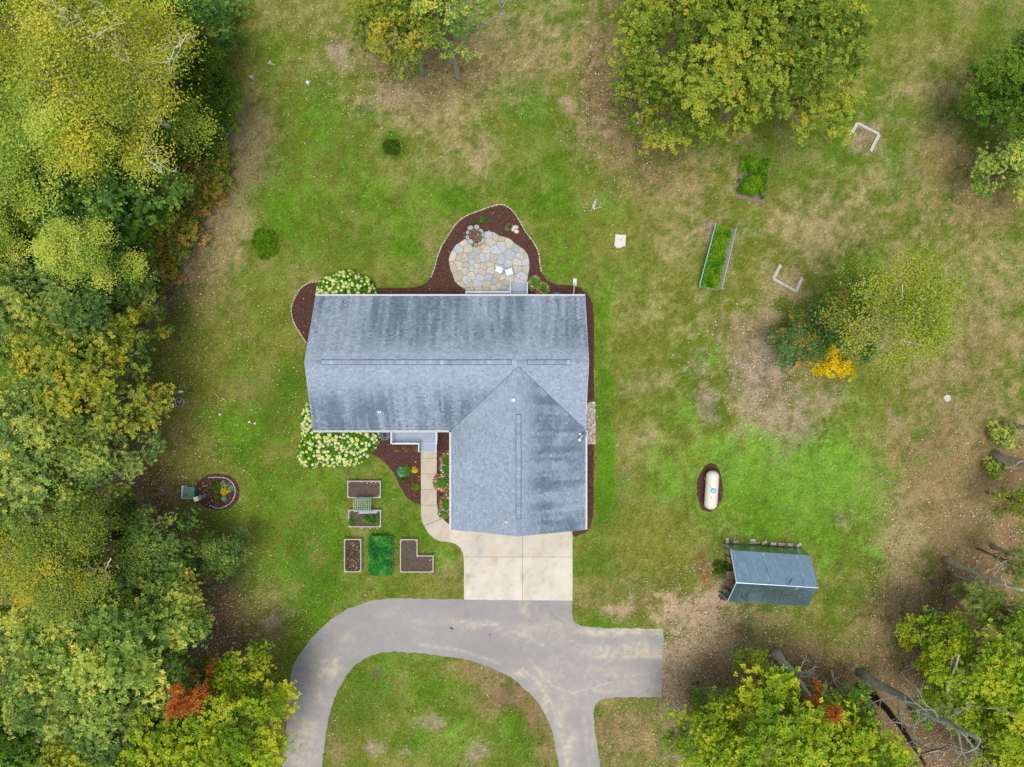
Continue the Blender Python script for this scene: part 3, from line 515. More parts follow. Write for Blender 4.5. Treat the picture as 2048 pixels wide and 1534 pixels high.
# grass blades standing in the lawn, one mass
def grass_blades(n):
    x = rng.uniform(-40, 40, n); y = rng.uniform(-30, 30, n)
    ok = ~blocked(x, y); x, y = x[ok], y[ok]
    c = ground_color(x, y); lum = c @ np.array((.3, .6, .1)); keep = (c[:, 1] > c[:, 0] * .8); x, y, c = x[keep], y[keep], c[keep]; n = len(x)
    a = rng.uniform(0, 6.283, n); hgt = rng.uniform(.05, .13, n); ln = rng.uniform(.02, .11, n); w = rng.uniform(.012, .03, n)
    dx, dy = np.cos(a), np.sin(a)
    v = np.empty((n, 3, 3)); v[:, 0] = np.stack([x - dy * w, y + dx * w, 0 * x], 1); v[:, 1] = np.stack([x + dy * w, y - dx * w, 0 * x], 1)
    v[:, 2] = np.stack([x + dx * ln, y + dy * ln, hgt], 1)
    c = c * rng.uniform(.7, 1.42, n)[:, None]
    return npmesh('grass', v.reshape(-1, 3), np.arange(3 * n).reshape(-1, 3), np.clip(c, .004, .7))
tagp(link('grass', grass_blades(420000), m_grass), kind='stuff')

# ------------------------------------------------------------------ house
house = thing('house', (0, 0, 0), 'L-shaped single-storey house with weathered blue-grey shingle roof and white gutters', 'house')
EZ, RZ, GZ = 2.6, 5.0, 4.85
XL0, XL1, XR = -13.84, -14.04, 5.16      # west rake (north, south end), east rake
YN, YM, YS = 6.17, 1.43, -3.31           # north eave, ridge, south eave
XW, XM, XE, YG = -4.30, .44, 5.18, -10.30
pm = (RZ - EZ) / (YN - YM); pg = (GZ - EZ) / (XM - XW)
zN = lambda x, y: RZ - pm * (y - YM)
zS = lambda x, y: RZ - pm * (YM - y)
zW = lambda x, y: GZ - pg * (XM - x)
zE = lambda x, y: GZ - pg * (x - XM)
xl = lambda y: XL0 + (XL1 - XL0) * (YN - y) / (YN - YS)
vy = YM - (RZ - GZ) / pm
PL = [  # polygon, height, downslope dir, stain kind
  ([(xl(YM), YM), (xl(YN), YN), (XR, YN), (XR, YM)], zN, (0, 1), 'N'),
  ([(xl(YS), YS), (xl(YM), YM), (XM, YM), (XM, vy), (XW, YS)], zS, (0, -1), 'S'),
  ([(XM, YM), (XR, YM), (XR, YS + .03), (XM, vy)], zS, (0, -1), 'S2'),
  ([(XM, vy), (XW, YS), (XW, YG), (XM, YG)], zW, (-1, 0), 'W'),
  ([(XM, vy), (XE, YS), (XE, YG), (XM, YG)], zE, (1, 0), 'E')]
def stain(kind, x, y):
    px = 1024 + x / .0345; py = 767 - y / .0345
    one = np.ones(len(x)); n = fbm(px / 26, py / 26, 61)
    if kind == 'N':
        st = fbm(px / 6, py / 120, 62, 3); big = fbm(px / 60, py / 120, 66)
        d = sstep(.25, .74, .5 * st + .5 * big) * 1.0 * sstep(728, 660, py) + .18 * sstep(720, 690, py) * n
        d += .5 * sstep(.62, .78, fbm(px / 8, py / 60, 64)) * sstep(715, 680, py)
    elif kind == 'S':
        st = fbm(px / 5, py / 110, 65, 3); d = sstep(.28, .76, .55 * st + .45 * fbm(px / 40, py / 200, 68)) * 1.05 * sstep(755, 825, py) + .15 * sstep(740, 800, py)
        d = d * (1 - .95 * np.exp(-((px - 757 - (py - 823) * .1) / 7) ** 2) * sstep(818, 826, py))
    elif kind == 'S2': d = .12 * n
    elif kind == 'W': d = .22 * n + .2 * sstep(960, 860, py) * sstep(960, 910, px)
    else:
        st = fbm(px / 110, py / 7, 67); d = .18 + sstep(.26, .68, .55 * st + .45 * n) * .95 * sstep(1042, 1085, px) * (.55 + .45 * sstep(1190, 1130, px))
        d = d * (1 - .5 * np.exp(-((py - 1010) / 26) ** 2) * sstep(1090, 1120, px))
    return np.clip(d, 0, 1)
for poly, zf, dn, kind in PL:
    th = .14; deck = MB(); n = len(poly)
    if area(poly) < 0: poly = poly[::-1]
    deck.add([(p[0], p[1], zf(*p) - .012) for p in poly] + [(p[0], p[1], zf(*p) - th) for p in poly],
             [tuple(range(n)), tuple(range(2 * n - 1, n - 1, -1))] + [(i, n + i, n + (i + 1) % n, (i + 1) % n) for i in range(n)], (.2, .24, .3))
    roof = deck.build('roof', m_shin, house)
    # shingle tabs, laid in courses, each a little proud of the course below
    sl = math.sqrt(1 + (pm if dn[0] == 0 else pg) ** 2); course = .143 / sl; vs, fs, cs = [], [], []
    u = (dn[1], -dn[0]) if dn[0] else (1, 0)
    ds = [p[0] * dn[0] + p[1] * dn[1] for p in poly]; us = [p[0] * u[0] + p[1] * u[1] for p in poly]
    d0 = max(ds); row = 0; cent = []
    while d0 > min(ds):
        q0 = min(us) - R.uniform(0, .3)
        while q0 < max(us):
            w = R.choice((.13, .17, .22, .27)); e = d0 + .012
            quad = [(u[0] * a + dn[0] * b, u[1] * a + dn[1] * b) for a, b in ((q0, e), (q0 + w - .006, e), (q0 + w - .006, d0 - course), (q0, d0 - course))]
            qq = clipconvex(quad, poly)
            if len(qq) > 2 and abs(area(qq)) > 2e-4:
                if area(qq) < 0: qq = qq[::-1]
                b = len(vs); lift = R.choice((.004, .010))
                for p in qq:
                    t = (p[0] * dn[0] + p[1] * dn[1] - (d0 - course)) / course
                    vs.append((p[0], p[1], zf(*p) + .002 + (.012 + lift) * t))
                k = len(qq); fs.append(tuple(range(b, b + k))); cs.append(R.gauss(0, 1)); cent.append((sum(p[0] for p in qq) / k, sum(p[1] for p in qq) / k))
                # butt edge facing downslope
                lo = sorted(range(k), key=lambda i: -(qq[i][0] * dn[0] + qq[i][1] * dn[1]))[:2]; i, j = sorted(lo)
                if j - i != 1: i, j = j, i
                b2 = len(vs); vi, vj = vs[b + i], vs[b + j]
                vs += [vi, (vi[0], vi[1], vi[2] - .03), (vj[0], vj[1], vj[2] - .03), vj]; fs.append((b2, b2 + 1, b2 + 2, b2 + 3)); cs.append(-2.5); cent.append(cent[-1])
            q0 += w
        d0 -= course; row += 1
    ce = np.array(cent); sn = stain(kind, ce[:, 0], ce[:, 1]); cs = np.array(cs)
    lighter = np.array((.285, .342, .428)); dk = np.array((.118, .163, .218))  # shingle tone without stain, then the algae-stained tone
    base = lighter + (dk - lighter) * sn[:, None]
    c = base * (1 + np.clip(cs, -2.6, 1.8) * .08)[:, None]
    me = bpy.data.meshes.new('shingles'); me.from_pydata(vs, [], fs)
    a = me.attributes.new('col', 'FLOAT_COLOR', 'FACE'); a.data.foreach_set('color', np.concatenate([np.clip(c, .02, .8), np.ones((len(c), 1))], 1).astype(np.float32).ravel())
    me.update(); tagp(link('shingles', me, m_shin, roof), kind='stuff')
def valley(a, b):
    A, B = Vector((*a, zS(*a) + .028)), Vector((*b, zS(*b) + .028)); MB().beam(A, B, .045, .012, (.13, .165, .21)).build('valley_flashing', m_shin, house)
valley((XM - .02, vy), (XW + .05, YS + .05)); valley((XM + .02, vy), (XR - .02, YS + .1))
# ridge vents and ridge caps
def ridge(p0, p1, zr, w, lift, name, kind=None):
    d = math.dist(p0, p1); n = int(d / .26); m = MB(); ax = abs(p1[0] - p0[0]) > abs(p1[1] - p0[1])
    pp = pm if ax else pg
    for i in range(n):
        t0, t1 = i / n, (i + .985) / n
        a = [p0[k] + (p1[k] - p0[k]) * t0 for k in (0, 1)]; b = [p0[k] + (p1[k] - p0[k]) * t1 for k in (0, 1)]
        g_ = R.gauss(1, .1); col = tuple(v * g_ for v in (.265, .325, .425)); hw = w / 2; o = (0, hw) if ax else (hw, 0); dz = hw * pp
        z = zr + lift; e = R.uniform(0, .012)
        def pt(p, s, zz): return (p[0] + o[0] * s, p[1] + o[1] * s, zz)
        vs = [pt(a, -1, z - dz + e), pt(a, 0, z + e), pt(a, 1, z - dz + e), pt(b, -1, z - dz), pt(b, 0, z), pt(b, 1, z - dz)]
        vs += [(p[0], p[1], p[2] - lift - .01) for p in vs]
        m.add(vs, [(0, 1, 4, 3), (1, 2, 5, 4)], col)
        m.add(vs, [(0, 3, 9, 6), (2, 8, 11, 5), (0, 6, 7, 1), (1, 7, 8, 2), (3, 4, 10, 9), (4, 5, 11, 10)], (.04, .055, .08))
    if 'vent' in name:  # dark strips edging the vent: its shadow gap put into colour
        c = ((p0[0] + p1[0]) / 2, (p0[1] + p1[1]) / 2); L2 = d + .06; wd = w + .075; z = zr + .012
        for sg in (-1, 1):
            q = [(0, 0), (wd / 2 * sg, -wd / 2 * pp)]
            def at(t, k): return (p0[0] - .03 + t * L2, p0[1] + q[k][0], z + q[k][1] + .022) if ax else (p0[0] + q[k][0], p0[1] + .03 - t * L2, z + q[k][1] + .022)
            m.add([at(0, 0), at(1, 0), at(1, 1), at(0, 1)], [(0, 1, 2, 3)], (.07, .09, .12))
    o = m.build(name, m_shin, house)
    if kind: o['kind'] = kind
    return o
def rx(px): return (px - 1024) * (H - RZ) / F
ridge((xl(YM) + .02, YM), (rx(642), YM), RZ, .30, .025, 'ridge_cap', 'stuff')
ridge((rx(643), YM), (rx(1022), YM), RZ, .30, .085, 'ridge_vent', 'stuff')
ridge((rx(1023), YM), (rx(1054), YM), RZ, .30, .025, 'ridge_cap', 'stuff')
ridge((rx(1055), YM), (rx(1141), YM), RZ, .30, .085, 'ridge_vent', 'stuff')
ridge((rx(1142), YM), (XR - .02, YM), RZ, .30, .025, 'ridge_cap', 'stuff')
gy_ = lambda py: (767 - py) * (H - GZ) / F
ridge((XM, gy_(745)), (XM, gy_(829)), GZ, .30, .025, 'ridge_cap', 'stuff')
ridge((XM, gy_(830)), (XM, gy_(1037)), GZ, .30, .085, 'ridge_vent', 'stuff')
ridge((XM, gy_(1038)), (XM, YG + .02), GZ, .30, .025, 'ridge_cap', 'stuff')
# gutters and rake trim
def gutter(a, b, out):
    m = MB(); ox, oy = out; z = EZ - .03
    A, B = Vector((*a, z)), Vector((*b, z)); O = Vector((ox, oy, 0))
    m.beam(A + O * .015 + Vector((0, 0, -.05)), B + O * .015 + Vector((0, 0, -.05)), .02, .12)
    m.beam(A + O * .105 + Vector((0, 0, -.045)), B + O * .105 + Vector((0, 0, -.045)), .035, .13)
    m.beam(A + O * .07 + Vector((0, 0, -.10)), B + O * .07 + Vector((0, 0, -.10)), .08, .02)
    return m.build('gutter', m_white, house)
gutter((xl(YN), YN), (XR, YN), (0, 1)); gutter((xl(YS), YS), (XW - .13, YS), (0, -1)); gutter((XW, YS - .13), (XW, YG), (-1, 0)); gutter((XE, YS), (XE, YG), (1, 0))
def rake(a, za, b, zb, name='rake_trim'):
    MB().beam((*a, za - .09), (*b, zb - .09), .05, .17).build(name, m_white, house)
rake((xl(YN) + .03, YN), EZ, (xl(YM) + .03, YM), RZ); rake((xl(YM) + .03, YM), RZ, (xl(YS) + .03, YS), EZ)
rake((XR - .015, YN), EZ, (XR - .015, YM), RZ); rake((XR - .015, YM), RZ, (XR - .015, YS + .1), EZ + .06)
rake((XW, YG + .03), EZ, (XM, YG + .03), GZ); rake((XM, YG + .03), GZ, (XE, YG + .03), EZ)
# walls under the eaves
wl = MB(); x0, x1, y0, y1, gw, gs = -13.6, 4.8, -2.95, 5.8, -3.95, -9.95; wz = 2.46
wl.prism([(x0, y0), (gw, y0), (gw, gs), (x1, gs), (x1, y1), (x0, y1)], 0, wz)
for xx in (x0 + .02, x1 - .02):
    for s in (1,): wl.add([(xx, y0, wz), (xx, y1, wz), (xx, YM, wz + (YM - y0) * pm + .12), (xx - .1, y0, wz), (xx - .1, y1, wz), (xx - .1, YM, wz + (YM - y0) * pm + .12)], [(0, 1, 2), (5, 4, 3), (0, 2, 5, 3), (2, 1, 4, 5)])
wl.add([(gw, gs + .02, wz), (x1, gs + .02, wz), (XM, gs + .02, wz + (x1 - XM) * pg + .1), (gw, gs + .12, wz), (x1, gs + .12, wz), (XM, gs + .12, wz + (x1 - XM) * pg + .1)], [(0, 1, 2), (5, 4, 3), (2, 5, 3, 0), (1, 4, 5, 2)])
wl.build('wall', m_wall, house)
for cx in (-1.75, 2.6):
    d_ = MB().box((cx, gs - .02, 1.08), (3.6, .06, 2.13)).build('garage_door', m_white, house)
    gpl = MB()
    for r_ in range(4):
        for c_ in range(4): gpl.box((cx - 1.32 + c_ * .88, gs - .06, .3 + r_ * .52), (.74, .03, .38))
    gpl.build('door_panel', m_white, d_)
# roof vents
def vent(px, py, zroof, r, h_, cap, m=m_white):
    x, y = P(px, py, zroof + h_); b = MB()
    b.tube([(x, y, zroof - .1), (x, y, zroof + h_)], r, 12)
    if cap: b.ball((x, y, zroof + h_ + .02), (r * 1.75, r * 1.75, r * .9), 14, 6)
    b.box((x, y, zroof - .005), (r * 4.4, r * 4.4, .05))
    b.build('vent_pipe', m, house)
vent(1027, 800, GZ - .25, .085, .35, True); vent(757, 823, zS(0, -1.9), .05, .3, False); vent(1012, 1045, GZ - .35, .035, .25, False)
# downspout with its splash extension on the grass
ds = thing('downspout', P3(1148, 588), 'white downspout pipe running from the gutter corner out onto the grass', 'downspout')
MB().beam((*P(1146, 592, 2.4), 2.45), (*P(1149.5, 567, .12), .12), .09, .09).build('pipe', m_white, ds)
MB().beam((*P(1149.5, 572, .12), .10), (*P(1150, 557, .1), .05), .26, .05).build('splash_block', m_white, ds)
# satellite dish on the east eave
dish = thing('satellite_dish', P3(1166, 868, 2.7), 'small blue-grey satellite dish on a white arm at the roof edge', 'satellite dish')
dx_, dy_ = P(1168, 872, 3.1); D = MB(); n_ = Vector((.75, -.35, .55)).normalized(); c_ = Vector((dx_, dy_, 3.1))
tx = n_.cross(Vector((0, 0, 1))).normalized(); ty = n_.cross(tx)
vs = [c_ - n_ * .07]; fs = []
for j, r_ in enumerate((.14, .28)):
    for i in range(14):
        a = i * math.pi / 7; vs.append(c_ + tx * (r_ * 1.1 * math.cos(a)) + ty * (r_ * math.sin(a)) - n_ * (.07 - .07 * (r_ / .28) ** 2))
for i in range(14): i2 = (i + 1) % 14; fs += [(0, 1 + i, 1 + i2), (1 + i, 15 + i, 15 + i2, 1 + i2)]
D.add(vs, fs); D.build('reflector', m_dish, dish, True)
MB().tube([c_ - n_ * .08, c_ - n_ * .2, (dx_ - .12, dy_ + .1, 2.45)], .03, 8).build('mast', m_plastic, dish)
ax_, ay_ = P(1159, 880, 3.35); MB().tube([c_ - ty * .25, (ax_, ay_, 3.35)], .025, 8).build('arm', m_plastic, dish)
MB().box((ax_, ay_, 3.36), (.14, .16, .1), .6).build('receiver', m_plastic, dish); MB().box((dx_ - .3, dy_ + .14, 3.2), (.1, .1, .07), .6).build('clamp', m_plastic, dish)

# ------------------------------------------------------------------ decks
def boards(poly_px, z, root, horizontal, step=.142, th=.035):
    pw = wpoly(poly_px, z); ax = 1 if horizontal else 0
    lo, hi = min(p[ax] for p in pw), max(p[ax] for p in pw); k = int((hi - lo) / step)
    for i in range(k + 1):
        a, b = lo + i * step + .006, lo + (i + 1) * step - .006
        if b > hi + .1: break
        big = [(-99, a), (99, a), (99, b), (-99, b)] if horizontal else [(a, -99), (b, -99), (b, 99), (a, 99)]
        q = clipconvex(pw, big)
        if len(q) > 2 and abs(area(q)) > .01: MB().prism(q, z - th, z).build('deck_board', m_deck, root)
def railing(a, b, z0, ht, root, m=m_rail, post=True):
    A, B = Vector((*a, z0)), Vector((*b, z0)); d = (B - A).length
    MB().beam(A + Vector((0, 0, ht)), B + Vector((0, 0, ht)), .10, .05).build('handrail', m, root)
    MB().beam(A + Vector((0, 0, .12)), B + Vector((0, 0, .12)), .05, .06).build('lower_rail', m, root)
    n = int(d / .13); b_ = MB()
    me = MB().box((0, 0, (ht + .1) / 2), (.032, .032, ht - .14)).mesh('baluster')
    for i in range(1, n):
        p = A + (B - A) * (i / n); link('baluster', me, m, root, p - org(root))
    if post:
        for p in (A, B): MB().box((p.x, p.y, z0 + ht / 2), (.10, .10, ht + .04)).build('post', m, root)
fd = thing('front_deck', P3(825, 875), 'grey plank entry deck with white railings and steps down to the walkway', 'deck')
DZ = .62
boards([(784.5, 850), (873, 850), (873, 887), (784.5, 887)], DZ, fd, True)
MB().prism([P(784, 851, DZ), P(874, 851, DZ), P(874, 887.6, DZ), P(784, 887.6, DZ)], .05, DZ - .04).build('deck_frame', m_wall, fd)
rz_ = DZ + .92
railing(P(782.5, 856, rz_), P(782.5, 887.3, rz_), DZ, .92, fd); railing(P(783.5, 887.3, rz_), P(837.5, 887.3, rz_), DZ, .92, fd); railing(P(872.5, 856, rz_), P(872.5, 887.5, rz_), DZ, .92, fd)
for i in range(3):
    z = DZ - .16 * (i + 1) + .001; ya, yb = 887 + i * 5.1, 892.4 + i * 5.1
    st = MB().prism([P(840.5, ya, z), P(872.5, ya, z), P(872.5, yb, z), P(840.5, yb, z)], .01, z).build('step', m_deck, fd)
for xa in (837.5, 872):
    m_ = MB(); a3 = Vector((*P(xa, 887.5, rz_), rz_)); b3 = Vector((*P(xa, 903, 1.1), 1.1)); m_.beam(a3, b3, .09, .05).build('stair_rail', m_rail, fd)
    MB().box((b3.x, b3.y, .55), (.09, .09, 1.1)).build('post', m_rail, fd)
    for t in (.25, .5, .75):
        q = a3 + (b3 - a3) * t; MB().box((q.x, q.y, q.z - .45), (.032, .032, .85)).build('baluster', m_rail, fd)
bd = thing('back_deck', P3(985, 588), 'narrow grey back deck with white railing and steps onto the flagstone patio', 'deck')
boards([(932, 583.5), (1054, 583.5), (1054, 600), (932, 600)], DZ, bd, True)
MB().prism([P(932, 583.5, DZ), P(1055, 583.5, DZ), P(1055, 602, DZ), P(932, 602, DZ)], .05, DZ - .04).build('deck_frame', m_wall, bd)
railing(P(932.5, 584, rz_), P(1019.5, 584, rz_), DZ, .92, bd); railing(P(932.5, 600, rz_), P(932.5, 585, rz_), DZ, .92, bd, post=False)
for i in range(4):
    z = DZ - .03 - .14 * i; yb, ya = 583.2 - i * 4.2, 579 - i * 4.2
    MB().prism([P(1021.5, ya, z), P(1053.5, ya, z), P(1053.5, yb, z), P(1021.5, yb, z)], .01, z).build('step', m_deck, bd)
for xa in (1020.5, 1054.5):
    a3 = Vector((*P(xa, 592, rz_), rz_)); b3 = Vector((*P(xa, 565.5, 1.0), 1.0)); MB().beam(a3, b3, .09, .06).build('stair_rail', m_rail, bd)
    MB().box((b3.x, b3.y, .5), (.09, .09, 1.0)).build('post', m_rail, bd)

# ------------------------------------------------------------------ flagstone patio
def C1(x, y): return (860 + x / 7.67, 400 + y / 7.67)
PAT = [C1(*p) for p in ((835, 490), (900, 480), (985, 500), (1060, 550), (1150, 570), (1230, 600), (1300, 665), (1385, 720), (1450, 770), (1500, 840), (1525, 940), (1525, 1060), (1505, 1150), (1490, 1260), (1480, 1475), (545, 1475), (540, 1370), (440, 1310), (380, 1250), (350, 1150), (310, 1060), (288, 920), (310, 830), (355, 750), (400, 690), (480, 640), (530, 600), (600, 640), (680, 700), (760, 690), (835, 640))]
SEED = "430 760 b,590 740 t,520 640 t,360 850 t,370 1040 t,440 1000 m,450 880 t,430 1170 t,480 1310 t,525 900 t,560 1000 t,640 860 b,720 740 m,800 720 t,860 760 t,930 640 t,910 530 b,1010 550 t,990 760 b,1100 690 b,1100 590 t,1210 640 t,1330 730 b,1410 780 t,1240 850 b,1390 860 b,1460 840 t,1465 950 b,1490 1060 t,1340 960 t,1330 1050 m,1400 1170 b,1080 940 b,1190 990 b,960 900 t,820 900 b,880 880 b,720 930 t,640 960 b,710 1010 m,640 1050 m,830 1020 t,900 990 t,930 1080 t,800 1100 t,700 1090 b,560 1080 m,640 1150 t,760 1180 b,900 1180 b,565 1240 b,720 1290 b,610 1310 t,880 1310 t,1010 1250 b,1050 1150 t,1110 1180 t,1050 1310 t,1200 1210 m,1150 1270 t,1140 1340 b,980 1360 t,620 1370 t,740 1385 t,860 1380 m,1060 1040 b,1220 1080 b,1360 1260 m,1300 1330 t,1200 1400 b,600 1440 t,700 1440 t,900 1440 t,1050 1440 t,1300 1440 t,1420 1400 t"
patio = tagp(bpy.data.objects.new('flagstone_patio', None), kind='structure'); COL.objects.link(patio)
pw = wpoly(PAT); MB().prism(pw, -.02, .042).build('stone_joint', m_joint, patio)
sd_l = []
for s in SEED.split(','):
    a, b, k = s.split(); x, y = P(*C1(float(a), float(b))); sd_l.append((x, y, k))
TONE = dict(b=(.36, .385, .42), t=(.43, .405, .34), m=(.40, .395, .375))
for i, (x, y, k) in enumerate(sd_l):
    q = [(x - 3, y - 3), (x + 3, y - 3), (x + 3, y + 3), (x - 3, y + 3)]
    for j, (u_, v_, _) in enumerate(sd_l):
        if i == j: continue
        mx_, my_ = (x + u_) / 2, (y + v_) / 2; d = math.hypot(u_ - x, v_ - y); nx_, ny_ = (u_ - x) / d, (v_ - y) / d
        mx_ -= nx_ * .011; my_ -= ny_ * .011
        q = clip(q, (mx_, my_), (mx_ - ny_, my_ + nx_))
        if len(q) < 3: break
    if len(q) < 3: continue
    q = clipconvex(pw, q)
    if len(q) < 3 or abs(area(q)) < .01: continue
    r_ = []
    for a_ in range(len(q)):                                              # knock the corners off
        p, n2_, p0 = Vector(q[a_]), Vector(q[(a_ + 1) % len(q)]), Vector(q[a_ - 1]); c = .10
        r_ += [tuple(p + (p0 - p) * c), tuple(p + (n2_ - p) * c)]
    g_ = R.uniform(.85, 1.14); col = tuple(v * g_ for v in TONE[k])
    MB().prism(r_, -.01, .062 + R.uniform(-.006, .008), .012, col).build('flagstone', m_flag, patio)

# fire pit
fp = thing('fire_pit', P3(951, 473), 'ring of grey stones around an ash-filled fire pit at the patio edge', 'fire pit')
for x, y, s in ((620, 425, 44), (715, 415, 48), (782, 468, 36), (812, 532, 40), (815, 622, 44), (765, 668, 40), (700, 690, 36), (622, 640, 46), (575, 575, 42), (575, 492, 42)):
    wx, wy = P(*C1(x, y), .3); r_ = s / 7.67 * M1; k = R.uniform(.85, 1.15)
    an = math.atan2(y - 560, x - 695) * -1; r1, r2 = r_ * R.uniform(.7, .95), r_ * R.uniform(1.0, 1.3)
    pts = [(wx + r1 * math.cos(a) * q * math.cos(an) - r2 * math.sin(a) * q * math.sin(an), wy + r1 * math.cos(a) * q * math.sin(an) + r2 * math.sin(a) * q * math.cos(an)) for a in np.linspace(.3, 6.583, 7)[:-1] for q in (R.uniform(.85, 1.15),)]
    MB().prism(pts, 0, .30 + R.uniform(-.06, .06), .03, tuple(k * c for c in ((.30, .32, .345) if y < 660 else (.33, .25, .18)))).build('stone', m_flag, fp)
cx, cy = P(*C1(695, 560)); MB().prism([(cx + .62 * math.cos(a), cy + .78 * math.sin(a)) for a in np.linspace(0, 6.283, 17)[:-1]], .02, .09).build('ash', m_ash, fp)
cind = MB()
for _ in range(60):
    a, r_ = R.uniform(0, 6.28), .5 * math.sqrt(R.random()); g_ = R.choice((.5, .06, .1, .35)); cind.box((cx + r_ * math.cos(a), cy + r_ * 1.2 * math.sin(a), .11), (R.uniform(.03, .12), R.uniform(.02, .05), .04), R.uniform(0, 3), (g_, g_ * .85, g_ * .6))
tagp(cind.build('cinders', m_rock, fp), kind='stuff')

# edging stones round the mulch
def edging(path, label, closed=False):
    pts = wpoly(path); e = thing('stone_edging', (*pts[len(pts) // 2], 0), label, 'edging'); d = 0; i = 0; pos = Vector(pts[0])
    tot = []
    for a, b in zip(pts[:-1], pts[1:]):
        l = math.dist(a, b); s = 0
        tot.append((a, b, l))
    meshes = []
    for k in range(6):
        r_ = R.uniform(.9, 1.1); t = (.44 * r_, .395 * r_, .315 * r_)
        o = MB().prism([(-.105, -.055), (-.08, -.075), (.08, -.07), (.11, -.04), (.105, .05), (.06, .075), (-.09, .07)], -.02, .09, .015, t); meshes.append(o.mesh('edging_stone'))
    s = 0
    for a, b, l in tot:
        ang = math.atan2(b[1] - a[1], b[0] - a[0])
        while s < l:
            t = s / l; o = link('edging_stone', R.choice(meshes), m_edge, e, Vector((a[0] + (b[0] - a[0]) * t, a[1] + (b[1] - a[1]) * t, R.uniform(-.015, .02))) - org(e))
            o.rotation_euler = (0, 0, ang + R.uniform(-.2, .2)); o.scale = (R.uniform(.8, 1.15), R.uniform(.5, .8), 1); s += R.uniform(.18, .24)
        s -= l
def smoothp(p, n=6):
    out = []
    for i in range(len(p) - 1):
        p0, p1, p2, p3 = p[max(i - 1, 0)], p[i], p[i + 1], p[min(i + 2, len(p) - 1)]
        for j in range(n):
            t = j / n; out.append(tuple(.5 * (2 * p1[k] + (p2[k] - p0[k]) * t + (2 * p0[k] - 5 * p1[k] + 4 * p2[k] - p3[k]) * t * t + (3 * p1[k] - p0[k] - 3 * p2[k] + p3[k]) * t ** 3) for k in (0, 1)))
    return out + [p[-1]]
edging(smoothp(BED_N[14:32]), 'row of pale edging stones curving around the patio mulch bed')
edging(smoothp(BED_N[0:9]), 'row of pale edging stones around the mulch at the gable end')

# patio chairs and side table
def chair(px, py, rz, label):
    c = thing('patio_chair', P3(px, py, 0), label, 'chair', 'white chairs on the patio'); c.location.z = .065
    for i in range(5): link('seat_slat', MB().box((0, -.20 + i * .1, .40), (.50, .088, .025)).mesh('seat_slat'), m_plastic, c)
    for i in range(5): link('back_slat', MB().beam((-.2 + i * .1, -.25, .42), (-.2 + i * .1, -.44, .95), .088, .02).mesh('back_slat'), m_plastic, c)
    for sx in (-.26, .26):
        link('armrest', MB().box((sx, -.02, .62), (.08, .52, .03)).mesh('armrest'), m_plastic, c)
        for yy_ in (.2, -.24): link('leg', MB().box((sx, yy_, .30), (.05, .06, .61)).mesh('leg'), m_plastic, c)
    c.rotation_euler = (0, 0, rz); c.scale = (.82, .82, .82)
chair(999, 541, -.35, 'white slatted patio chair beside the small dark table, turned away from the steps')
chair(1018, 545.5, .25, 'white slatted patio chair standing by the deck steps')
tb = thing('side_table', P3(1008.5, 543, 0), 'small dark blue side table between the two white patio chairs', 'table'); tb.location.z = .065
link('tabletop', MB().box((0, 0, .4), (.3, .42, .03)).mesh('tabletop'), m_dish, tb)
for sx in (-.12, .12):
    for sy in (-.17, .17): link('leg', MB().box((sx, sy, .19), (.03, .03, .38)).mesh('leg'), m_dish, tb)

# ------------------------------------------------------------------ stones, pebbles, boulder
def rock(px, py, r, hgt, col, label, name='rock', cat='rock', group=None):
    x, y = P(px, py); m = MB(); m.ball((x, y, hgt * .25), (r[0], r[1], hgt * .8), 9, 6, col, .22)
    tagp(m.build(name, m_rock, None, True, (x, y, 0)), label, cat, group)
rock(*C1(1312, 418), (.26, .15), .2, (.58, .53, .45), 'long pale rock in the mulch above two smaller rocks')
rock(*C1(1272, 455), (.15, .16), .18, (.56, .50, .42), 'smallest pale rock of three in the patio mulch')
rock(*C1(1325, 485), (.22, .17), .2, (.60, .55, .47), 'rounded pale rock beneath the long one in the mulch')
rock(1187, 873, (.16, .22), .3, (.52, .38, .30), 'pinkish boulder on the grass beside the river stone strip')
rock(1174, 815, (.16, .30), .12, (.46, .41, .31), 'flat tan stepping stone at the head of the river stones', 'flat_stone', 'stone')
n = 1500; x = rng.uniform(0, 1, n); pxx = 1168 + 22 * x; pyy = rng.uniform(805, 888, n)
vs, fs, cs = [], [], []
oct_ = np.array([(1, 0, 0), (0, 1, 0), (-1, 0, 0), (0, -1, 0), (0, 0, 1), (.7, .7, .5), (-.7, .7, .5), (-.7, -.7, .5), (.7, -.7, .5)])
for a, b in zip(pxx, pyy):
    wx, wy = P(a, b); s = rng.uniform(.025, .075); bb = len(vs); an = rng.uniform(0, 6.28); ca, sa = math.cos(an), math.sin(an)
    for o in oct_: vs.append((wx + s * (o[0] * ca * 1.3 - o[1] * sa), wy + s * (o[0] * sa * 1.3 + o[1] * ca), .03 + s * .8 * o[2]))
    for q in ((0, 5, 4, 8), (1, 6, 4, 5), (2, 7, 4, 6), (3, 8, 4, 7)): fs.append([bb + i for i in q])
    g_ = rng.uniform(.5, 1.3); t = [(.42, .36, .3), (.35, .36, .4), (.5, .42, .3), (.25, .24, .25), (.6, .55, .48)][rng.integers(5)]; cs += [[g_ * q for q in t]] * 4
tagp(link('river_pebbles', npmesh('river_pebbles', vs, fs, np.clip(np.array(cs), 0, .8)), m_peb), kind='stuff')

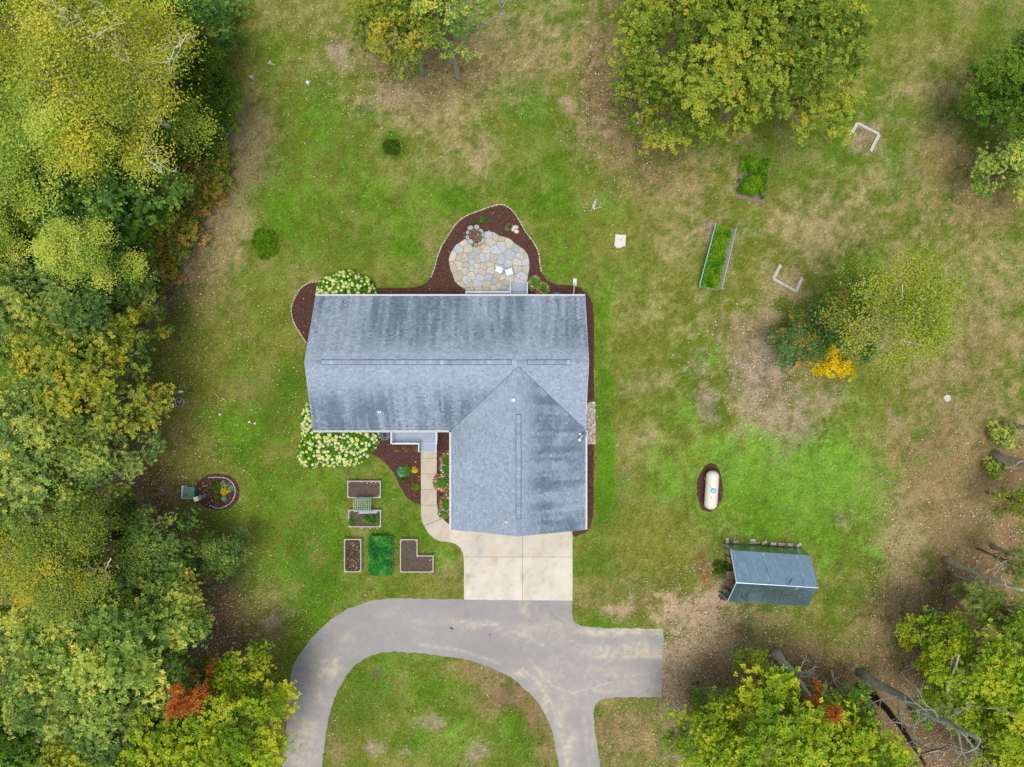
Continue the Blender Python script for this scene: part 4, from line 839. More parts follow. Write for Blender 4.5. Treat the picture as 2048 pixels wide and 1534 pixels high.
# ------------------------------------------------------------------ leaf makers
def rosettes(c, up, n, L, W, rg, elev=(.05, .6), lv=None):
    m = len(c); a = rg.uniform(0, 6.283, (m, 1)) + np.arange(n)[None, :] * (6.283 / n) + rg.normal(0, .25, (m, n))
    up = up / np.linalg.norm(up, axis=1, keepdims=True)
    ref = np.where(np.abs(up[:, :1]) < .8, np.array([[1., 0, 0]]), np.array([[0, 1., 0]]))
    t1 = np.cross(up, ref); t1 /= np.linalg.norm(t1, axis=1, keepdims=True); t2 = np.cross(up, t1)
    e = rg.uniform(*elev, (m, n))[..., None]
    d = np.cos(a)[..., None] * t1[:, None] + np.sin(a)[..., None] * t2[:, None] + e * up[:, None]
    d /= np.linalg.norm(d, axis=2, keepdims=True)
    s = np.cross(d, up[:, None] + rg.normal(0, .35, (m, n, 3))); s /= np.linalg.norm(s, axis=2, keepdims=True) + 1e-9
    l = L * rg.uniform(.7, 1.25, (m, n, 1)); w = W * rg.uniform(.75, 1.2, (m, n, 1)); b = c[:, None] + d * l * .12
    v = np.stack([b, b + d * l * .55 + s * w / 2, b + d * l, b + d * l * .55 - s * w / 2], 2).reshape(-1, 3)
    val = (lv[:, None] if lv is not None else rg.random((m, 1))) * .72 + rg.random((m, n)) * .28
    return v, val.ravel()
def loose(c, up, n, L, W, rg, lv, spread):
    m = len(c); p = c[:, None] + rg.normal(0, 1, (m, n, 3)) * spread
    a = rg.uniform(0, 6.283, (m, n)); d = np.stack([np.cos(a), np.sin(a), rg.uniform(-.6, .35, (m, n))], 2); d /= np.linalg.norm(d, axis=2, keepdims=True)
    s = np.cross(d, np.array([0, 0, 1.]) + rg.normal(0, .5, (m, n, 3))); s /= np.linalg.norm(s, axis=2, keepdims=True)
    l = L * rg.uniform(.7, 1.3, (m, n, 1)); w = W * rg.uniform(.7, 1.2, (m, n, 1))
    v = np.stack([p, p + d * l * .5 + s * w / 2, p + d * l, p + d * l * .5 - s * w / 2], 2).reshape(-1, 3)
    return v, (lv[:, None] * .7 + rg.random((m, n)) * .3).ravel()
def quads(v): return np.arange(len(v)).reshape(-1, 4)

def tree_proto(seed, Rr, Ht, base, lobes, clumps, ros, leaves, L, W, style='ros', lobe_r=.36, flat=.75, trunk_r=.2, twigs=True, hole=0, vis=False, asym=0):
    """crown mesh and wood mesh of one tree; origin at the foot of the trunk."""
    rg = np.random.default_rng(seed); rr = random.Random(seed); wood = MB()
    zc = base + (Ht - base) * .42; hz = (Ht - zc)
    lean = (rr.uniform(-.5, .5), rr.uniform(-.5, .5))
    trunk = [(0, 0, -.1), (lean[0] * .2, lean[1] * .2, base * .5), (lean[0] * .5, lean[1] * .5, base), (lean[0], lean[1], zc), (lean[0] * 1.3, lean[1] * 1.3, zc + hz * .55)]
    wood.tube([(0, 0, -.1), (0, 0, .25)] + trunk[1:], [trunk_r * 1.45, trunk_r * 1.1, trunk_r, trunk_r * .85, trunk_r * .55, trunk_r * .2], 8)
    C, U, LV = [], [], []
    ph = [rr.uniform(0, 6.28) for _ in range(4)]
    for i in range(lobes):
        fr = math.sqrt((i + .35) / lobes); a = i * 2.39996 + rr.uniform(-.35, .35)
        out = 1 + .14 * math.cos(2 * a + ph[0]) + .13 * math.cos(3 * a + ph[1]) + .08 * math.cos(5 * a + ph[2])
        r = Rr * fr * .80 * out + rr.uniform(-.05, .05) * Rr
        lr = Rr * lobe_r * rr.uniform(.7, 1.2)
        z = zc + hz * (math.sqrt(max(0, 1 - (fr * .92) ** 2)) * .86 - .12) + rr.uniform(-.12, .12) * hz - (.25 * hz if fr > .85 else 0)
        lc = np.array([lean[0] + r * math.cos(a), lean[1] + r * math.sin(a), min(z, Ht - lr * .5)])
        # limb
        s = Vector(trunk[2]) + (Vector(trunk[4]) - Vector(trunk[2])) * (1 - fr) * .8 + Vector((0, 0, -.1))
        mid = s + (Vector(lc) - s) * .5 + Vector((rr.uniform(-.12, .12) * Rr, rr.uniform(-.12, .12) * Rr, .12 * hz))
        lim = trunk_r * rr.uniform(.28, .42)
        wood.tube([s, s + (mid - s) * .5 + Vector((rr.uniform(-.1, .1), rr.uniform(-.1, .1), .15)), mid, Vector(lc)], [lim, lim * .85, lim * .6, lim * .3], 5)
        lval = rr.random(); k = int(clumps * rr.uniform(.75, 1.2))
        ct = rg.uniform(-.35, 1, k); ca = rg.uniform(0, 6.283, k); st = np.sqrt(1 - np.clip(ct, -1, 1) ** 2); q = rg.uniform(.55, 1.08, k)
        off = np.stack([st * np.cos(ca), st * np.sin(ca), ct * flat], 1) * q[:, None] * lr
        cc = lc + off
        if hole: cc = cc[rg.random(len(cc)) > hole]
        k = len(cc); C.append(cc); U.append(off[:k] * .7 / lr + np.array([0, 0, 1.]) + rg.normal(0, .15, (k, 3))); LV.append(np.clip(.5 + (lval - .5) * .55 + rg.normal(0, .2, k), 0, 1))
        if twigs:
            for j in range(min(k, 5 if not vis else 7)):
                t = Vector(cc[j]); o_ = mid.lerp(Vector(lc), rr.uniform(.2, 1)); q1 = o_.lerp(t, .35) + Vector((rr.uniform(-.2, .2), rr.uniform(-.2, .2), rr.uniform(0, .2))) * lr; q2 = o_.lerp(t, .7) + Vector((rr.uniform(-.2, .2), rr.uniform(-.2, .2), rr.uniform(0, .15))) * lr
                wood.tube([o_, q1, q2, t], [lim * .35, lim * .28, lim * .18, .01], 3, cap=False)
    C = np.concatenate(C); U = np.concatenate(U); LV = np.concatenate(LV); cr = min(Rr * .105, .34)
    if style == 'ros':
        k = ros; c2 = np.repeat(C, k, 0) + rg.normal(0, 1, (len(C) * k, 3)) * np.array([cr, cr, cr * .55])
        v, lv = rosettes(c2, np.repeat(U, k, 0) + rg.normal(0, .3, (len(c2), 3)), leaves, L, W, rg, (.0, .7), np.clip(np.repeat(LV, k) + rg.normal(0, .12, len(c2)), 0, 1))
    else:
        v, lv = loose(C, U, ros * leaves, L, W, rg, LV, np.array([cr * 1.15, cr * 1.15, cr * .8]))
    return npmesh('crown', v, quads(v), lv=lv), wood.mesh('trunk', (0, 0, 0), True), Rr, Ht, zc

PR = {}
PR['oak1'] = tree_proto(101, 4.2, 11, 3.2, 17, 15, 14, 7, .175, .11, trunk_r=.22)
PR['oak2'] = tree_proto(102, 4.2, 11, 3.0, 19, 14, 13, 7, .175, .11, trunk_r=.2, lobe_r=.33)
PR['oak3'] = tree_proto(103, 4.2, 10, 2.6, 15, 17, 14, 7, .18, .11, trunk_r=.2, lobe_r=.38)
PR['lawn'] = tree_proto(110, 8.0, 12.5, 2.2, 50, 22, 12, 7, .19, .12, trunk_r=.42, lobe_r=.24)
PR['birch1'] = tree_proto(121, 5.4, 16.5, 5, 28, 26, 7, 10, .12, .085, 'loose', trunk_r=.2, lobe_r=.26, vis=True, hole=.03)
PR['birch2'] = tree_proto(122, 4.2, 15, 5, 20, 22, 7, 10, .125, .09, 'loose', trunk_r=.17, lobe_r=.3, vis=True, hole=.06)
PR['poplar1'] = tree_proto(131, 2.6, 15, 5, 12, 17, 7, 10, .125, .085, 'loose', trunk_r=.15, lobe_r=.42)
PR['poplar2'] = tree_proto(132, 2.6, 14, 4.5, 13, 15, 7, 10, .125, .085, 'loose', trunk_r=.15, lobe_r=.38)
PR['aspen'] = tree_proto(141, 3.3, 13.5, 4.5, 22, 16, 6, 9, .11, .085, 'loose', trunk_r=.19, lobe_r=.26, vis=True, hole=.1)
PR['small1'] = tree_proto(151, 1.7, 5, 1.2, 9, 10, 6, 6, .2, .12, trunk_r=.08, lobe_r=.4)
PR['small2'] = tree_proto(152, 1.7, 5, 1.2, 11, 9, 6, 6, .2, .12, trunk_r=.08, lobe_r=.36, hole=.1)
PR['bush1'] = tree_proto(161, 1.5, 2.2, .3, 9, 9, 5, 6, .16, .11, trunk_r=.05, lobe_r=.42)
PR['bush2'] = tree_proto(162, 1.5, 1.6, .2, 10, 8, 5, 6, .16, .11, trunk_r=.05, lobe_r=.38)
PR['sparse'] = tree_proto(171, 3.0, 11, 3.5, 12, 9, 7, 6, .22, .13, trunk_r=.2, lobe_r=.3, hole=.35, vis=True)
PR['pine'] = tree_proto(181, 1.8, 8, 2, 10, 12, 6, 14, .16, .03, trunk_r=.13, lobe_r=.4)

def tree(px, py, rpx, h, proto, pal, label, group=None, bark=None, name='tree', cat='tree', rot=None, base=None):
    cm, wm, R0, H0, zc0 = PR[proto]; zc = zc0 * h / H0
    if base is None: x, y = P(px, py, zc)
    else: x, y = P(*base)
    s = rpx / (F / (H - zc)) / R0
    t = thing(name, (x, y, 0), label, cat, group)
    rz = R.uniform(0, 6.28) if rot is None else rot
    for nm, me, m in (('crown', cm, G[pal]), ('trunk', wm, bark or m_bark)):
        o = bpy.data.objects.new(nm, me); COL.objects.link(o); o.parent = t
        if len(me.materials) == 0: me.materials.append(m)
        o.material_slots[0].link = 'OBJECT'; o.material_slots[0].material = m
    t.scale = (s, s, h / H0); t.rotation_euler = (0, 0, rz)
    return t
WG = 'trees of the wood west of the house'
T = tree
BIG = T(225, 145, 200, 16.5, 'birch1', 'birch', 'largest white-barked birch, golden-green, overhanging the lawn corner', WG, m_birch, base=(400, 296))
T(50, 70, 130, 15.5, 'birch2', 'birch', 'golden birch behind the largest birch, bare white twigs showing', WG, m_birch)
T(330, 40, 95, 12, 'oak2', 'forest', 'green oak with a yellow spray at the wood corner', WG)
T(395, 50, 60, 9, 'oak1', 'forest', 'slim green tree at the wood edge above the dark hazels', WG)
T(345, 22, 36, 12, 'small2', 'yellow', 'small bright yellow tree top tucked among the birch crowns', WG)
T(420, 140, 56, 6, 'oak3', 'dark', 'dark green hazel at the wood edge, upper of two', WG)
T(415, 225, 62, 5.5, 'oak1', 'dark', 'dark green hazel beside the exposed white birch trunk', WG)
T(345, 260, 55, 5, 'oak2', 'forest', 'low green tree beneath the skirts of the largest birch', WG)
T(50, 240, 100, 15, 'poplar1', 'poplar', 'yellow-tipped poplar below the two birches at the wood interior', WG)
T(215, 290, 82, 15.5, 'poplar2', 'poplar', 'brightest golden poplar plume beside the largest birch', WG)
T(110, 345, 92, 14.5, 'poplar1', 'poplar', 'pale golden poplar between the brightest plume and the green ash', WG)
T(35, 420, 85, 14, 'poplar2', 'poplar', 'lime-gold poplar at the edge of the picture among green oaks', WG)
T(55, 490, 70, 13, 'poplar1', 'poplar', 'yellow poplar with orange tips over the bluish oak', WG)
T(270, 370, 90, 11, 'oak1', 'forest', 'mid-green ash over the red woodland edge', WG)
T(170, 420, 110, 11.5, 'oak2', 'forest', 'broad mid-green oak under the golden poplars', WG)
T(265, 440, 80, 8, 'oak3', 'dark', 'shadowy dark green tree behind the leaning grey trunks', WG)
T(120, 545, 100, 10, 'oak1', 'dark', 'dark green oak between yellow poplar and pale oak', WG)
T(205, 525, 72, 13.5, 'poplar2', 'poplar', 'golden poplar plume standing over the leaf-strewn path', WG)
T(255, 560, 62, 9, 'oak2', 'forest', 'green tree at the path beside the lone golden poplar', WG)
T(90, 605, 92, 12.5, 'oak3', 'oak_pale', 'pale grey-green oak next to the bare grey dead tree', WG)
T(205, 620, 88, 11, 'oak1', 'oak_blue', 'bluish green oak above the orange-tinted oak', WG)
T(20, 560, 70, 11, 'oak2', 'oak_blue', 'bluish green tree crown above the bare dead tree', WG)
T(290, 600, 52, 7, 'oak2', 'oak_pale', 'small yellow-green oak reaching over the leafy path', WG)
T(172, 695, 126, 10.5, 'oak2', 'oak_yellow', 'orange and gold oak at the lawn edge facing the gable', WG)
T(290, 670, 40, 9, 'small2', 'oak_yellow', 'slender orange-gold oak branch overhanging the lawn', WG)
T(198, 800, 116, 11, 'oak1', 'oak_yellow', 'golden oak just below the orange and gold oak', WG)
T(110, 850, 118, 12, 'oak3', 'oak_pale', 'pale olive oak at the middle of the wood by a mown glade', WG)
T(222, 880, 85, 10.5, 'oak2', 'oak_pale', 'yellow-green oak overhanging the iron fire ring', WG)
T(70, 955, 120, 12, 'oak1', 'oak_pale', 'wide pale green oak with drooping grey twigs', WG)
T(165, 965, 75, 10, 'oak2', 'oak_green', 'green oak above the brown leaf-covered ground', WG)
T(30, 1060, 85, 8, 'oak3', 'dark', 'very dark green tree beside the lit birch', WG)
YB = T(160, 1110, 118, 13.5, 'birch2', 'oak_yellow', 'yellow birch with bright white limbs over the brown leaves', WG, m_birch)
T(205, 1080, 60, 10, 'oak2', 'oak_yellow', 'orange-flecked oak crown joining the yellow birch', WG)
T(330, 1065, 62, 8, 'oak1', 'oak_blue', 'blue-green oak sapling beside the round flower bed', WG)
T(320, 1140, 75, 8.5, 'oak3', 'oak_blue', 'blue-green oak behind the long horizontal branch', WG)
T(450, 1108, 48, 5, 'oak2', 'oak_blue', 'blue-green oak branch reaching furthest over the lawn', WG)
T(395, 1125, 36, 5, 'small1', 'oak_blue', 'small blue-green oak joined to the reaching branch', WG)
T(255, 1040, 55, 4.5, 'oak1', 'forest', 'low green shrubby tree on the brown leaf floor', WG)
T(160, 1250, 115, 12, 'oak2', 'oak_green', 'green oak below the white-limbed yellow birch', WG)
T(280, 1280, 135, 12, 'oak1', 'oak_green', 'largest rounded yellow-green oak of the lower wood', WG)
T(375, 1210, 78, 9.5, 'oak3', 'oak_green', 'deep green oak beside the brown leaf-litter patch', WG)
T(150, 1340, 95, 12, 'oak3', 'oak_pale', 'pale green oak beside the largest rounded oak', WG)
T(350, 1330, 80, 9, 'oak2', 'oak_blue', 'blue-green oak just above the scarlet maple', WG)
T(260, 1410, 110, 10, 'oak1', 'oak_blue', 'grey-green oak between scarlet maple and yellow trees', WG)
T(416, 1366, 36, 10.5, 'small2', 'red', 'small scarlet and orange maple by the driveway wood', WG)
T(500, 1340, 66, 7, 'oak2', 'bright', 'yellow-green tree with orange flecks between scarlet maple and driveway', WG)
T(490, 1460, 122, 9, 'oak3', 'bright', 'bright yellow-green oak hanging over the asphalt driveway', WG)
T(350, 1500, 120, 10, 'oak1', 'bright', 'yellow-green oak next to the one over the driveway', WG)
T(210, 1505, 100, 10, 'oak2', 'birch', 'golden-yellow oak at the lowest edge of the wood', WG)
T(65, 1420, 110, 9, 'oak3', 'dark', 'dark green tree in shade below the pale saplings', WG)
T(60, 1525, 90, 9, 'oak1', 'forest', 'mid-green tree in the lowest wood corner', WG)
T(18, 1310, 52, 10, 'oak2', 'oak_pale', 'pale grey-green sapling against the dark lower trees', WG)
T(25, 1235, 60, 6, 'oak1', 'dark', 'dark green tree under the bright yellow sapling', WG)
T(65, 1235, 44, 5.5, 'small2', 'yellow', 'bright yellow sapling on the brown leaf floor', WG)
T(330, 1430, 60, 8, 'small1', 'oak_pale', 'slim pale oak squeezed behind the scarlet maple', WG)
# undergrowth along the wood edge
BL = ['red-leaved creeper bush where the path bends', 'green and crimson bush below the birch trunk', 'orange-flecked bush by the white birch trunk', 'rust and green bush above the path curve', 'mixed red bush beside the path, wide and low', 'olive bush behind the crimson one', 'orange and green bush over the leaf path', 'brownish red bush at the path margin', 'golden green bush in front of the leaning trunks', 'scarlet-dotted bush near the grey log', 'rusty bush under the golden poplar plume', 'tangled orange bush where the path narrows', 'green bush with yellow tips by the grey log', 'low red bush against the lawn edge', 'olive and orange bush next to the mid-green ash', 'last russet bush down the leafy path', 'yellow-green bush at the lawn side of the crimson bushes', 'orange and lime bush halfway along the leaf path', 'pinkish red bush spilling onto the path', 'olive bush between the grey log and the path', 'green and rust bush at the foot of the oaks', 'copper bush beside the yellow-tipped green bush', 'low yellowish bush at the path end', 'green and pink bush under the birch limbs']
BP = [(432, 335), (410, 310), (418, 285), (405, 370), (375, 395), (355, 365), (385, 430), (350, 450), (325, 420), (330, 490), (300, 510), (310, 545), (275, 500), (425, 365), (330, 385), (290, 560), (436, 350), (398, 405), (412, 385), (335, 515), (285, 585), (352, 478), (305, 580), (395, 320)]
for i, ((a, b), lb) in enumerate(zip(BP, BL)):
    T(a + R.uniform(-4, 4), b + R.uniform(-4, 4), R.uniform(30, 44), R.uniform(1.0, 1.9), ('bush1', 'bush2')[i % 2], 'forest' if i in (2, 8, 12) else 'edge', lb, 'bushes of the autumn wood edge', name='bush', cat='bush')
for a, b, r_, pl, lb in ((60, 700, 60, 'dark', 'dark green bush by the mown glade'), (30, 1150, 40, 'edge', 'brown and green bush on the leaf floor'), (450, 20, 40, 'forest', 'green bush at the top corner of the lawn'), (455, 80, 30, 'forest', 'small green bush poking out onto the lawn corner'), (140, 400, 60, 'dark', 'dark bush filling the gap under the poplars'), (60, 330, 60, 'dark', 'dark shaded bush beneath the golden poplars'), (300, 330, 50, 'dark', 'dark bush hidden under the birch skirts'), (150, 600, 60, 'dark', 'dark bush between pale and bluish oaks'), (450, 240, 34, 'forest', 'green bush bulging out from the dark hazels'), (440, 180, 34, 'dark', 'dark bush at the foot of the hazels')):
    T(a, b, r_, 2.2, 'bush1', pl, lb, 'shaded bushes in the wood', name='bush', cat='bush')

# trees standing in the garden
T(1458, 106, 250, 12.5, 'lawn', 'lawn_oak', 'huge spreading yellow-green oak standing alone on the lawn', rot=2.2)
T(800, 38, 96, 11, 'oak2', 'oak_yellow', 'gold and green oak at the top of the lawn, mound-shaped', 'three trees at the top of the lawn', m_barkl, base=(845, 148))
T(775, 60, 70, 9, 'oak1', 'oak_yellow', 'shorter golden oak leaning from the top lawn group', 'three trees at the top of the lawn', m_barkl, base=(815, 135))
HALF = T(915, 40, 92, 11.5, 'sparse', 'oak_green', 'half-bare tree with pale crooked limbs at the top of the lawn', 'three trees at the top of the lawn', m_barkl, base=(917, 156))
T(2015, 190, 118, 7.5, 'oak3', 'dark', 'dense dark green oak at the lawn edge beyond the timber frame')
T(2035, 335, 80, 6, 'oak2', 'oak_green', 'yellow-green oak below the dense dark green one')
ASP = T(1825, 640, 122, 13, 'aspen', 'aspen', 'airy yellow-green aspen with white trunk leaning out', bark=m_birch, base=(1660, 670))
T(1690, 640, 72, 5.5, 'oak2', 'rowan', 'rowan with orange berries crossing the white aspen trunk', 'rowan trees by the aspen')
T(1605, 690, 58, 4.5, 'oak1', 'rowan', 'low bluish rowan beside the bright yellow sapling', 'rowan trees by the aspen')
T(1664, 716, 48, 4.5, 'small1', 'yellow', 'brilliant yellow sapling between the rowan and aspen')
SG = 'trees at the southeast corner'
T(1560, 1470, 150, 10, 'oak1', 'bright', 'broad lime-yellow oak below the scarlet sapling', SG)
T(1430, 1450, 82, 8, 'oak2', 'bright', 'lime-yellow oak beside the leaf-strewn gravelly ground', SG)
T(1680, 1500, 112, 9.5, 'oak3', 'bright', 'lime-yellow oak next to the charred leaning trunk', SG)
T(1520, 1360, 58, 7, 'oak2', 'bright', 'small lime-green oak in front of the twin grey trunks', SG)
T(1410, 1400, 46, 5, 'small1', 'oak_green', 'small olive sapling with orange flecks on the leaf litter', SG)
T(1450, 1520, 80, 7, 'oak1', 'bright', 'green-yellow oak at the lowest frame edge by the gravelly ground', SG)
T(1612, 1386, 25, 9.5, 'small2', 'red', 'tiny scarlet sapling glowing among lime-yellow crowns', SG)
T(1700, 1400, 54, 4, 'small2', 'forest', 'dark green sapling under the mossy leaning trunk', SG)
T(1975, 1330, 112, 9.5, 'oak2', 'bright', 'yellow-green oak behind the pines, widest of that clump', SG)
T(1870, 1265, 60, 7, 'oak1', 'bright', 'small yellow-green oak at the short grey trunk', SG)
T(2015, 1450, 100, 9, 'oak3', 'bright', 'yellow-green oak overhanging the brown forest floor', SG)
T(1905, 1385, 62, 6, 'oak1', 'bright', 'lime sapling pierced by a crooked pale snag', SG)
T(1845, 1310, 40, 4.5, 'small2', 'bright', 'thin lime sapling standing out over the leaf path', SG)
T(2000, 1525, 80, 7, 'oak1', 'bright', 'lime-green tree in the very lowest corner', SG)
T(1930, 1195, 44, 7, 'pine', 'pine', 'soft olive pine beside the fallen pale snags', SG, name='pine_tree', cat='pine')
T(2005, 1215, 48, 7.5, 'pine', 'pine', 'larger olive pine against the yellow-green oak', SG, name='pine_tree', cat='pine')
T(2020, 1120, 36, 6, 'pine', 'pine', 'olive pine behind the short grey trunk near the frame edge', SG, name='pine_tree', cat='pine')
T(2040, 1000, 46, 6, 'oak2', 'birch', 'golden sapling beside the thick grey trunk', SG)
for a, b, r_, lb in ((2010, 880, 34, 'olive bush around the foot of the thick grey trunk'), (1990, 945, 26, 'yellowish bush below the thick grey trunk'), (1850, 1440, 30, 'low green bush on the brown forest floor'), (1750, 1480, 40, 'green bush beneath the charred trunk')):
    T(a, b, r_ * .85, 1.1, 'bush2', 'oak_green' if a > 1900 else 'forest', lb, 'bushes in the southeast corner', name='bush', cat='bush')

# bare trunks and dead trees, drawn by where the foot and the tip appear
def limb(pts, rad, m, tr_, seed, nbr=4, blen=1.3):
    from mathutils import Matrix
    rr = random.Random(seed); w = [Vector(P3(a, b, z)) for a, b, z in pts]; sm = []; mb = MB()
    for i in range(len(w) - 1):
        for j in range(4): sm.append(w[i].lerp(w[i + 1], j / 4) + Vector((rr.uniform(-1, 1), rr.uniform(-1, 1), rr.uniform(-1, 1))) * .12)
    sm.append(w[-1]); n = len(sm); mb.tube(sm, [rad * (1 - .65 * i / (n - 1)) for i in range(n)], 6)
    def grow(o, d, l, r_, dep):
        pts_ = [o]; p = o
        for k in range(4):
            d = (d + Vector((rr.uniform(-.5, .5), rr.uniform(-.5, .5), rr.uniform(-.3, .4)))).normalized(); p = p + d * l / 4; pts_.append(p)
            if dep > 0 and k > 0 and rr.random() < .8: grow(p, (d + Vector((rr.uniform(-1, 1), rr.uniform(-1, 1), rr.uniform(-.4, .6)))).normalized(), l * .55, r_ * .6, dep - 1)
        mb.tube(pts_, [r_ * (1 - .7 * i / 4) for i in range(5)], 4, cap=False)
    for i in range(nbr): grow(sm[int(n * rr.uniform(.2, .98))], Vector((rr.uniform(-1, 1), rr.uniform(-1, 1), .35)).normalized(), blen * rr.uniform(.6, 1.2), rad * .5, 2)
    M = Matrix.LocRotScale(tr_.location, tr_.rotation_euler, tr_.scale).inverted(); mb.v = [tuple(M @ Vector(p)) for p in mb.v]
    link('limb', mb.mesh('limb', (0, 0, 0), True), m, tr_)
def snag(pts, rad, m, label, nbr=6, blen=1.6, cat='dead tree', name='bare_trunk', group=None, seed=0, up=.4):  # also draws trunks of living trees whose crowns stand elsewhere
    rr = random.Random(seed); w = [Vector(P3(a, b, z)) for a, b, z in pts]
    t = thing(name, (w[0].x, w[0].y, 0), label, cat, group)
    sm = []; 
    for i in range(len(w) - 1):
        for j in range(4):
            q = w[i].lerp(w[i + 1], j / 4); sm.append(q + Vector((rr.uniform(-1, 1), rr.uniform(-1, 1), 0)) * rad * .25 * (i + j > 0))
    sm.append(w[-1]); n = len(sm)
    MB().tube(sm, [rad * (1.25 if i == 0 else 1) * (1 - .65 * i / (n - 1)) for i in range(n)], 9).build('trunk', m, t, True)
    def grow(o, d, l, r_, dep, mb):
        pts_ = [o]; p = o
        for k in range(4):
            d = (d + Vector((rr.uniform(-.5, .5), rr.uniform(-.5, .5), rr.uniform(-.3, .4)))).normalized(); p = p + d * l / 4; pts_.append(p)
            if dep > 0 and k > 0 and rr.random() < .8: grow(p, (d + Vector((rr.uniform(-1, 1), rr.uniform(-1, 1), rr.uniform(-.4, .6)))).normalized(), l * .55, r_ * .55, dep - 1, mb)
        mb.tube(pts_, [r_ * (1 - .8 * i / 4) for i in range(5)], 4, cap=False)
    for i in range(nbr):
        q = sm[int(n * rr.uniform(.3, .98))]; a = rr.uniform(0, 6.28); mb = MB()
        grow(q, Vector((math.cos(a), math.sin(a), up)), blen * rr.uniform(.6, 1.2), max(.02, rad * .22), 2, mb); mb.build('branch', m, t)
    return t
DG = 'bare trunks at the southeast corner'
snag([(1988, 912, 0), (2060, 930, 4), (2160, 950, 8)], .36, m_dead, 'thickest grey trunk, pale and straight, at the frame edge', 7, 1.6, 'dead tree', 'bare_trunk', DG, 1)  # trunk of a mature tree, its crown beyond the frame left out
snag([(2026, 852, 0), (2100, 857, 4)], .22, m_dead, 'shorter grey trunk above the thickest one', 0, 1, 'dead tree', 'bare_trunk', DG, 2)
snag([(1890, 1120, 0), (1960, 1150, 4), (2045, 1180, 8)], .24, m_dead, 'longest pale snag with peeling bark and bare twigs', 8, 1.8, 'dead tree', 'bare_trunk', DG, 3)
snag([(1902, 1146, 0), (1945, 1165, 3), (2005, 1195, 6)], .14, m_dead, 'thin grey snag running beside the longest pale one', 3, 1.2, 'dead tree', 'bare_trunk', DG, 4)
snag([(1986, 1094, 0), (2030, 1113, 3)], .20, m_dead, 'stout short grey trunk above the longest pale snag', 1, 1, 'dead tree', 'bare_trunk', DG, 5)  # belongs to a tree whose crown lies out of frame
snag([(1901, 1167, 0), (1930, 1180, 2)], .13, m_dead, 'thinnest short grey trunk before the pines', 0, 1, 'dead tree', 'bare_trunk', DG, 6)
snag([(1857, 1214, 0), (1895, 1236, 2.6)], .17, m_lich, 'short grey trunk leading into the small yellow-green oak', 0, 1, 'dead tree', 'bare_trunk', DG, 7)  # trunk of that small oak, not a separate dead tree
snag([(1720, 1346, 0), (1800, 1392, 3.5), (1880, 1438, 7), (1960, 1480, 10)], .34, m_lich, 'long mossy leaning trunk with tangled lichen branches', 13, 2.6, 'dead tree', 'bare_trunk', DG, 8)
snag([(1552, 1306, 0), (1585, 1345, 3), (1620, 1392, 6)], .36, m_dead, 'twin grey trunk with torn bark beside the scarlet sapling', 5, 1.6, 'dead tree', 'bare_trunk', DG, 9)  # large trunk meant for the broad lime-yellow oak
snag([(1745, 1390, 0), (1800, 1450, 4), (1850, 1530, 7)], .26, m_char, 'black charred leaning trunk between green trees', 4, 1.6, 'dead tree', 'bare_trunk', DG, 10)
snag([(1662, 1340, 0), (1668, 1360, .5), (1678, 1380, 1)], .11, m_dead, 'short crooked grey stub standing in the dry leaves', 0, 1, 'tree stub', 'bare_trunk', DG, 11)
snag([(1640, 1405, 0), (1648, 1385, 3), (1652, 1360, 4)], .10, m_dead, 'whitish dead shrub with many twigs near the scarlet sapling', 11, 1.9, 'dead shrub', 'bare_trunk', DG, 12, .6)
snag([(1865, 1430, 0), (1895, 1380, 6), (1918, 1310, 8)], .13, m_dead, 'crooked pale snag rising through the lime sapling', 6, 1.4, 'dead tree', 'bare_trunk', DG, 13)
snag([(1800, 1345, 0), (1840, 1330, 2)], .09, m_lich, 'spiky lichen-covered dead branch above the mossy trunk', 9, 2.0, 'dead branch', 'bare_trunk', DG, 14)
snag([(1780, 1500, 0), (1830, 1510, 2), (1880, 1500, 3)], .10, m_dead, 'bleached dead branches by the charred trunk foot', 8, 2.0, 'dead branch', 'bare_trunk', DG, 15)
LG = 'bare trunks in the west wood'
snag([(318, 537, 0), (255, 524, 4)], .17, m_barkl, 'grey straight trunk standing over the red bushes', 0, 1, 'dead tree', 'bare_trunk', LG, 21)  # upright poplar trunk
snag([(296, 415, 0), (255, 408, 3), (210, 417, 6)], .2, m_barkl, 'bent grey trunk showing in a dark gap of the wood', 2, 1.2, 'dead tree', 'bare_trunk', LG, 22)
snag([(300, 468, 0), (250, 445, 3.5)], .09, m_barkl, 'thin pale pole leaning below the bent grey trunk', 2, 1.0, 'dead tree', 'bare_trunk', LG, 23)
snag([(125, 1145, 0), (60, 1172, 4), (-20, 1205, 8)], .27, m_barkl, 'long grey trunk crossing the bare brown leaf floor', 2, 1.5, 'dead tree', 'bare_trunk', LG, 24)
snag([(75, 640, 0), (40, 632, 6), (5, 628, 9)], .2, m_dead, 'bare dead tree with pale forked limbs by the glade', 14, 2.6, 'dead tree', 'bare_trunk', LG, 25)
snag([(262, 955, 0), (240, 930, 5), (225, 905, 7)], .10, m_barkl, 'drooping bare twigs below the wide pale oak', 9, 2.0, 'dead branch', 'bare_trunk', LG, 26)
limb([(245, 1158, 7), (215, 1165, 9), (214, 1135, 10), (222, 1118, 11)], .09, m_birch, YB, 27, 2)
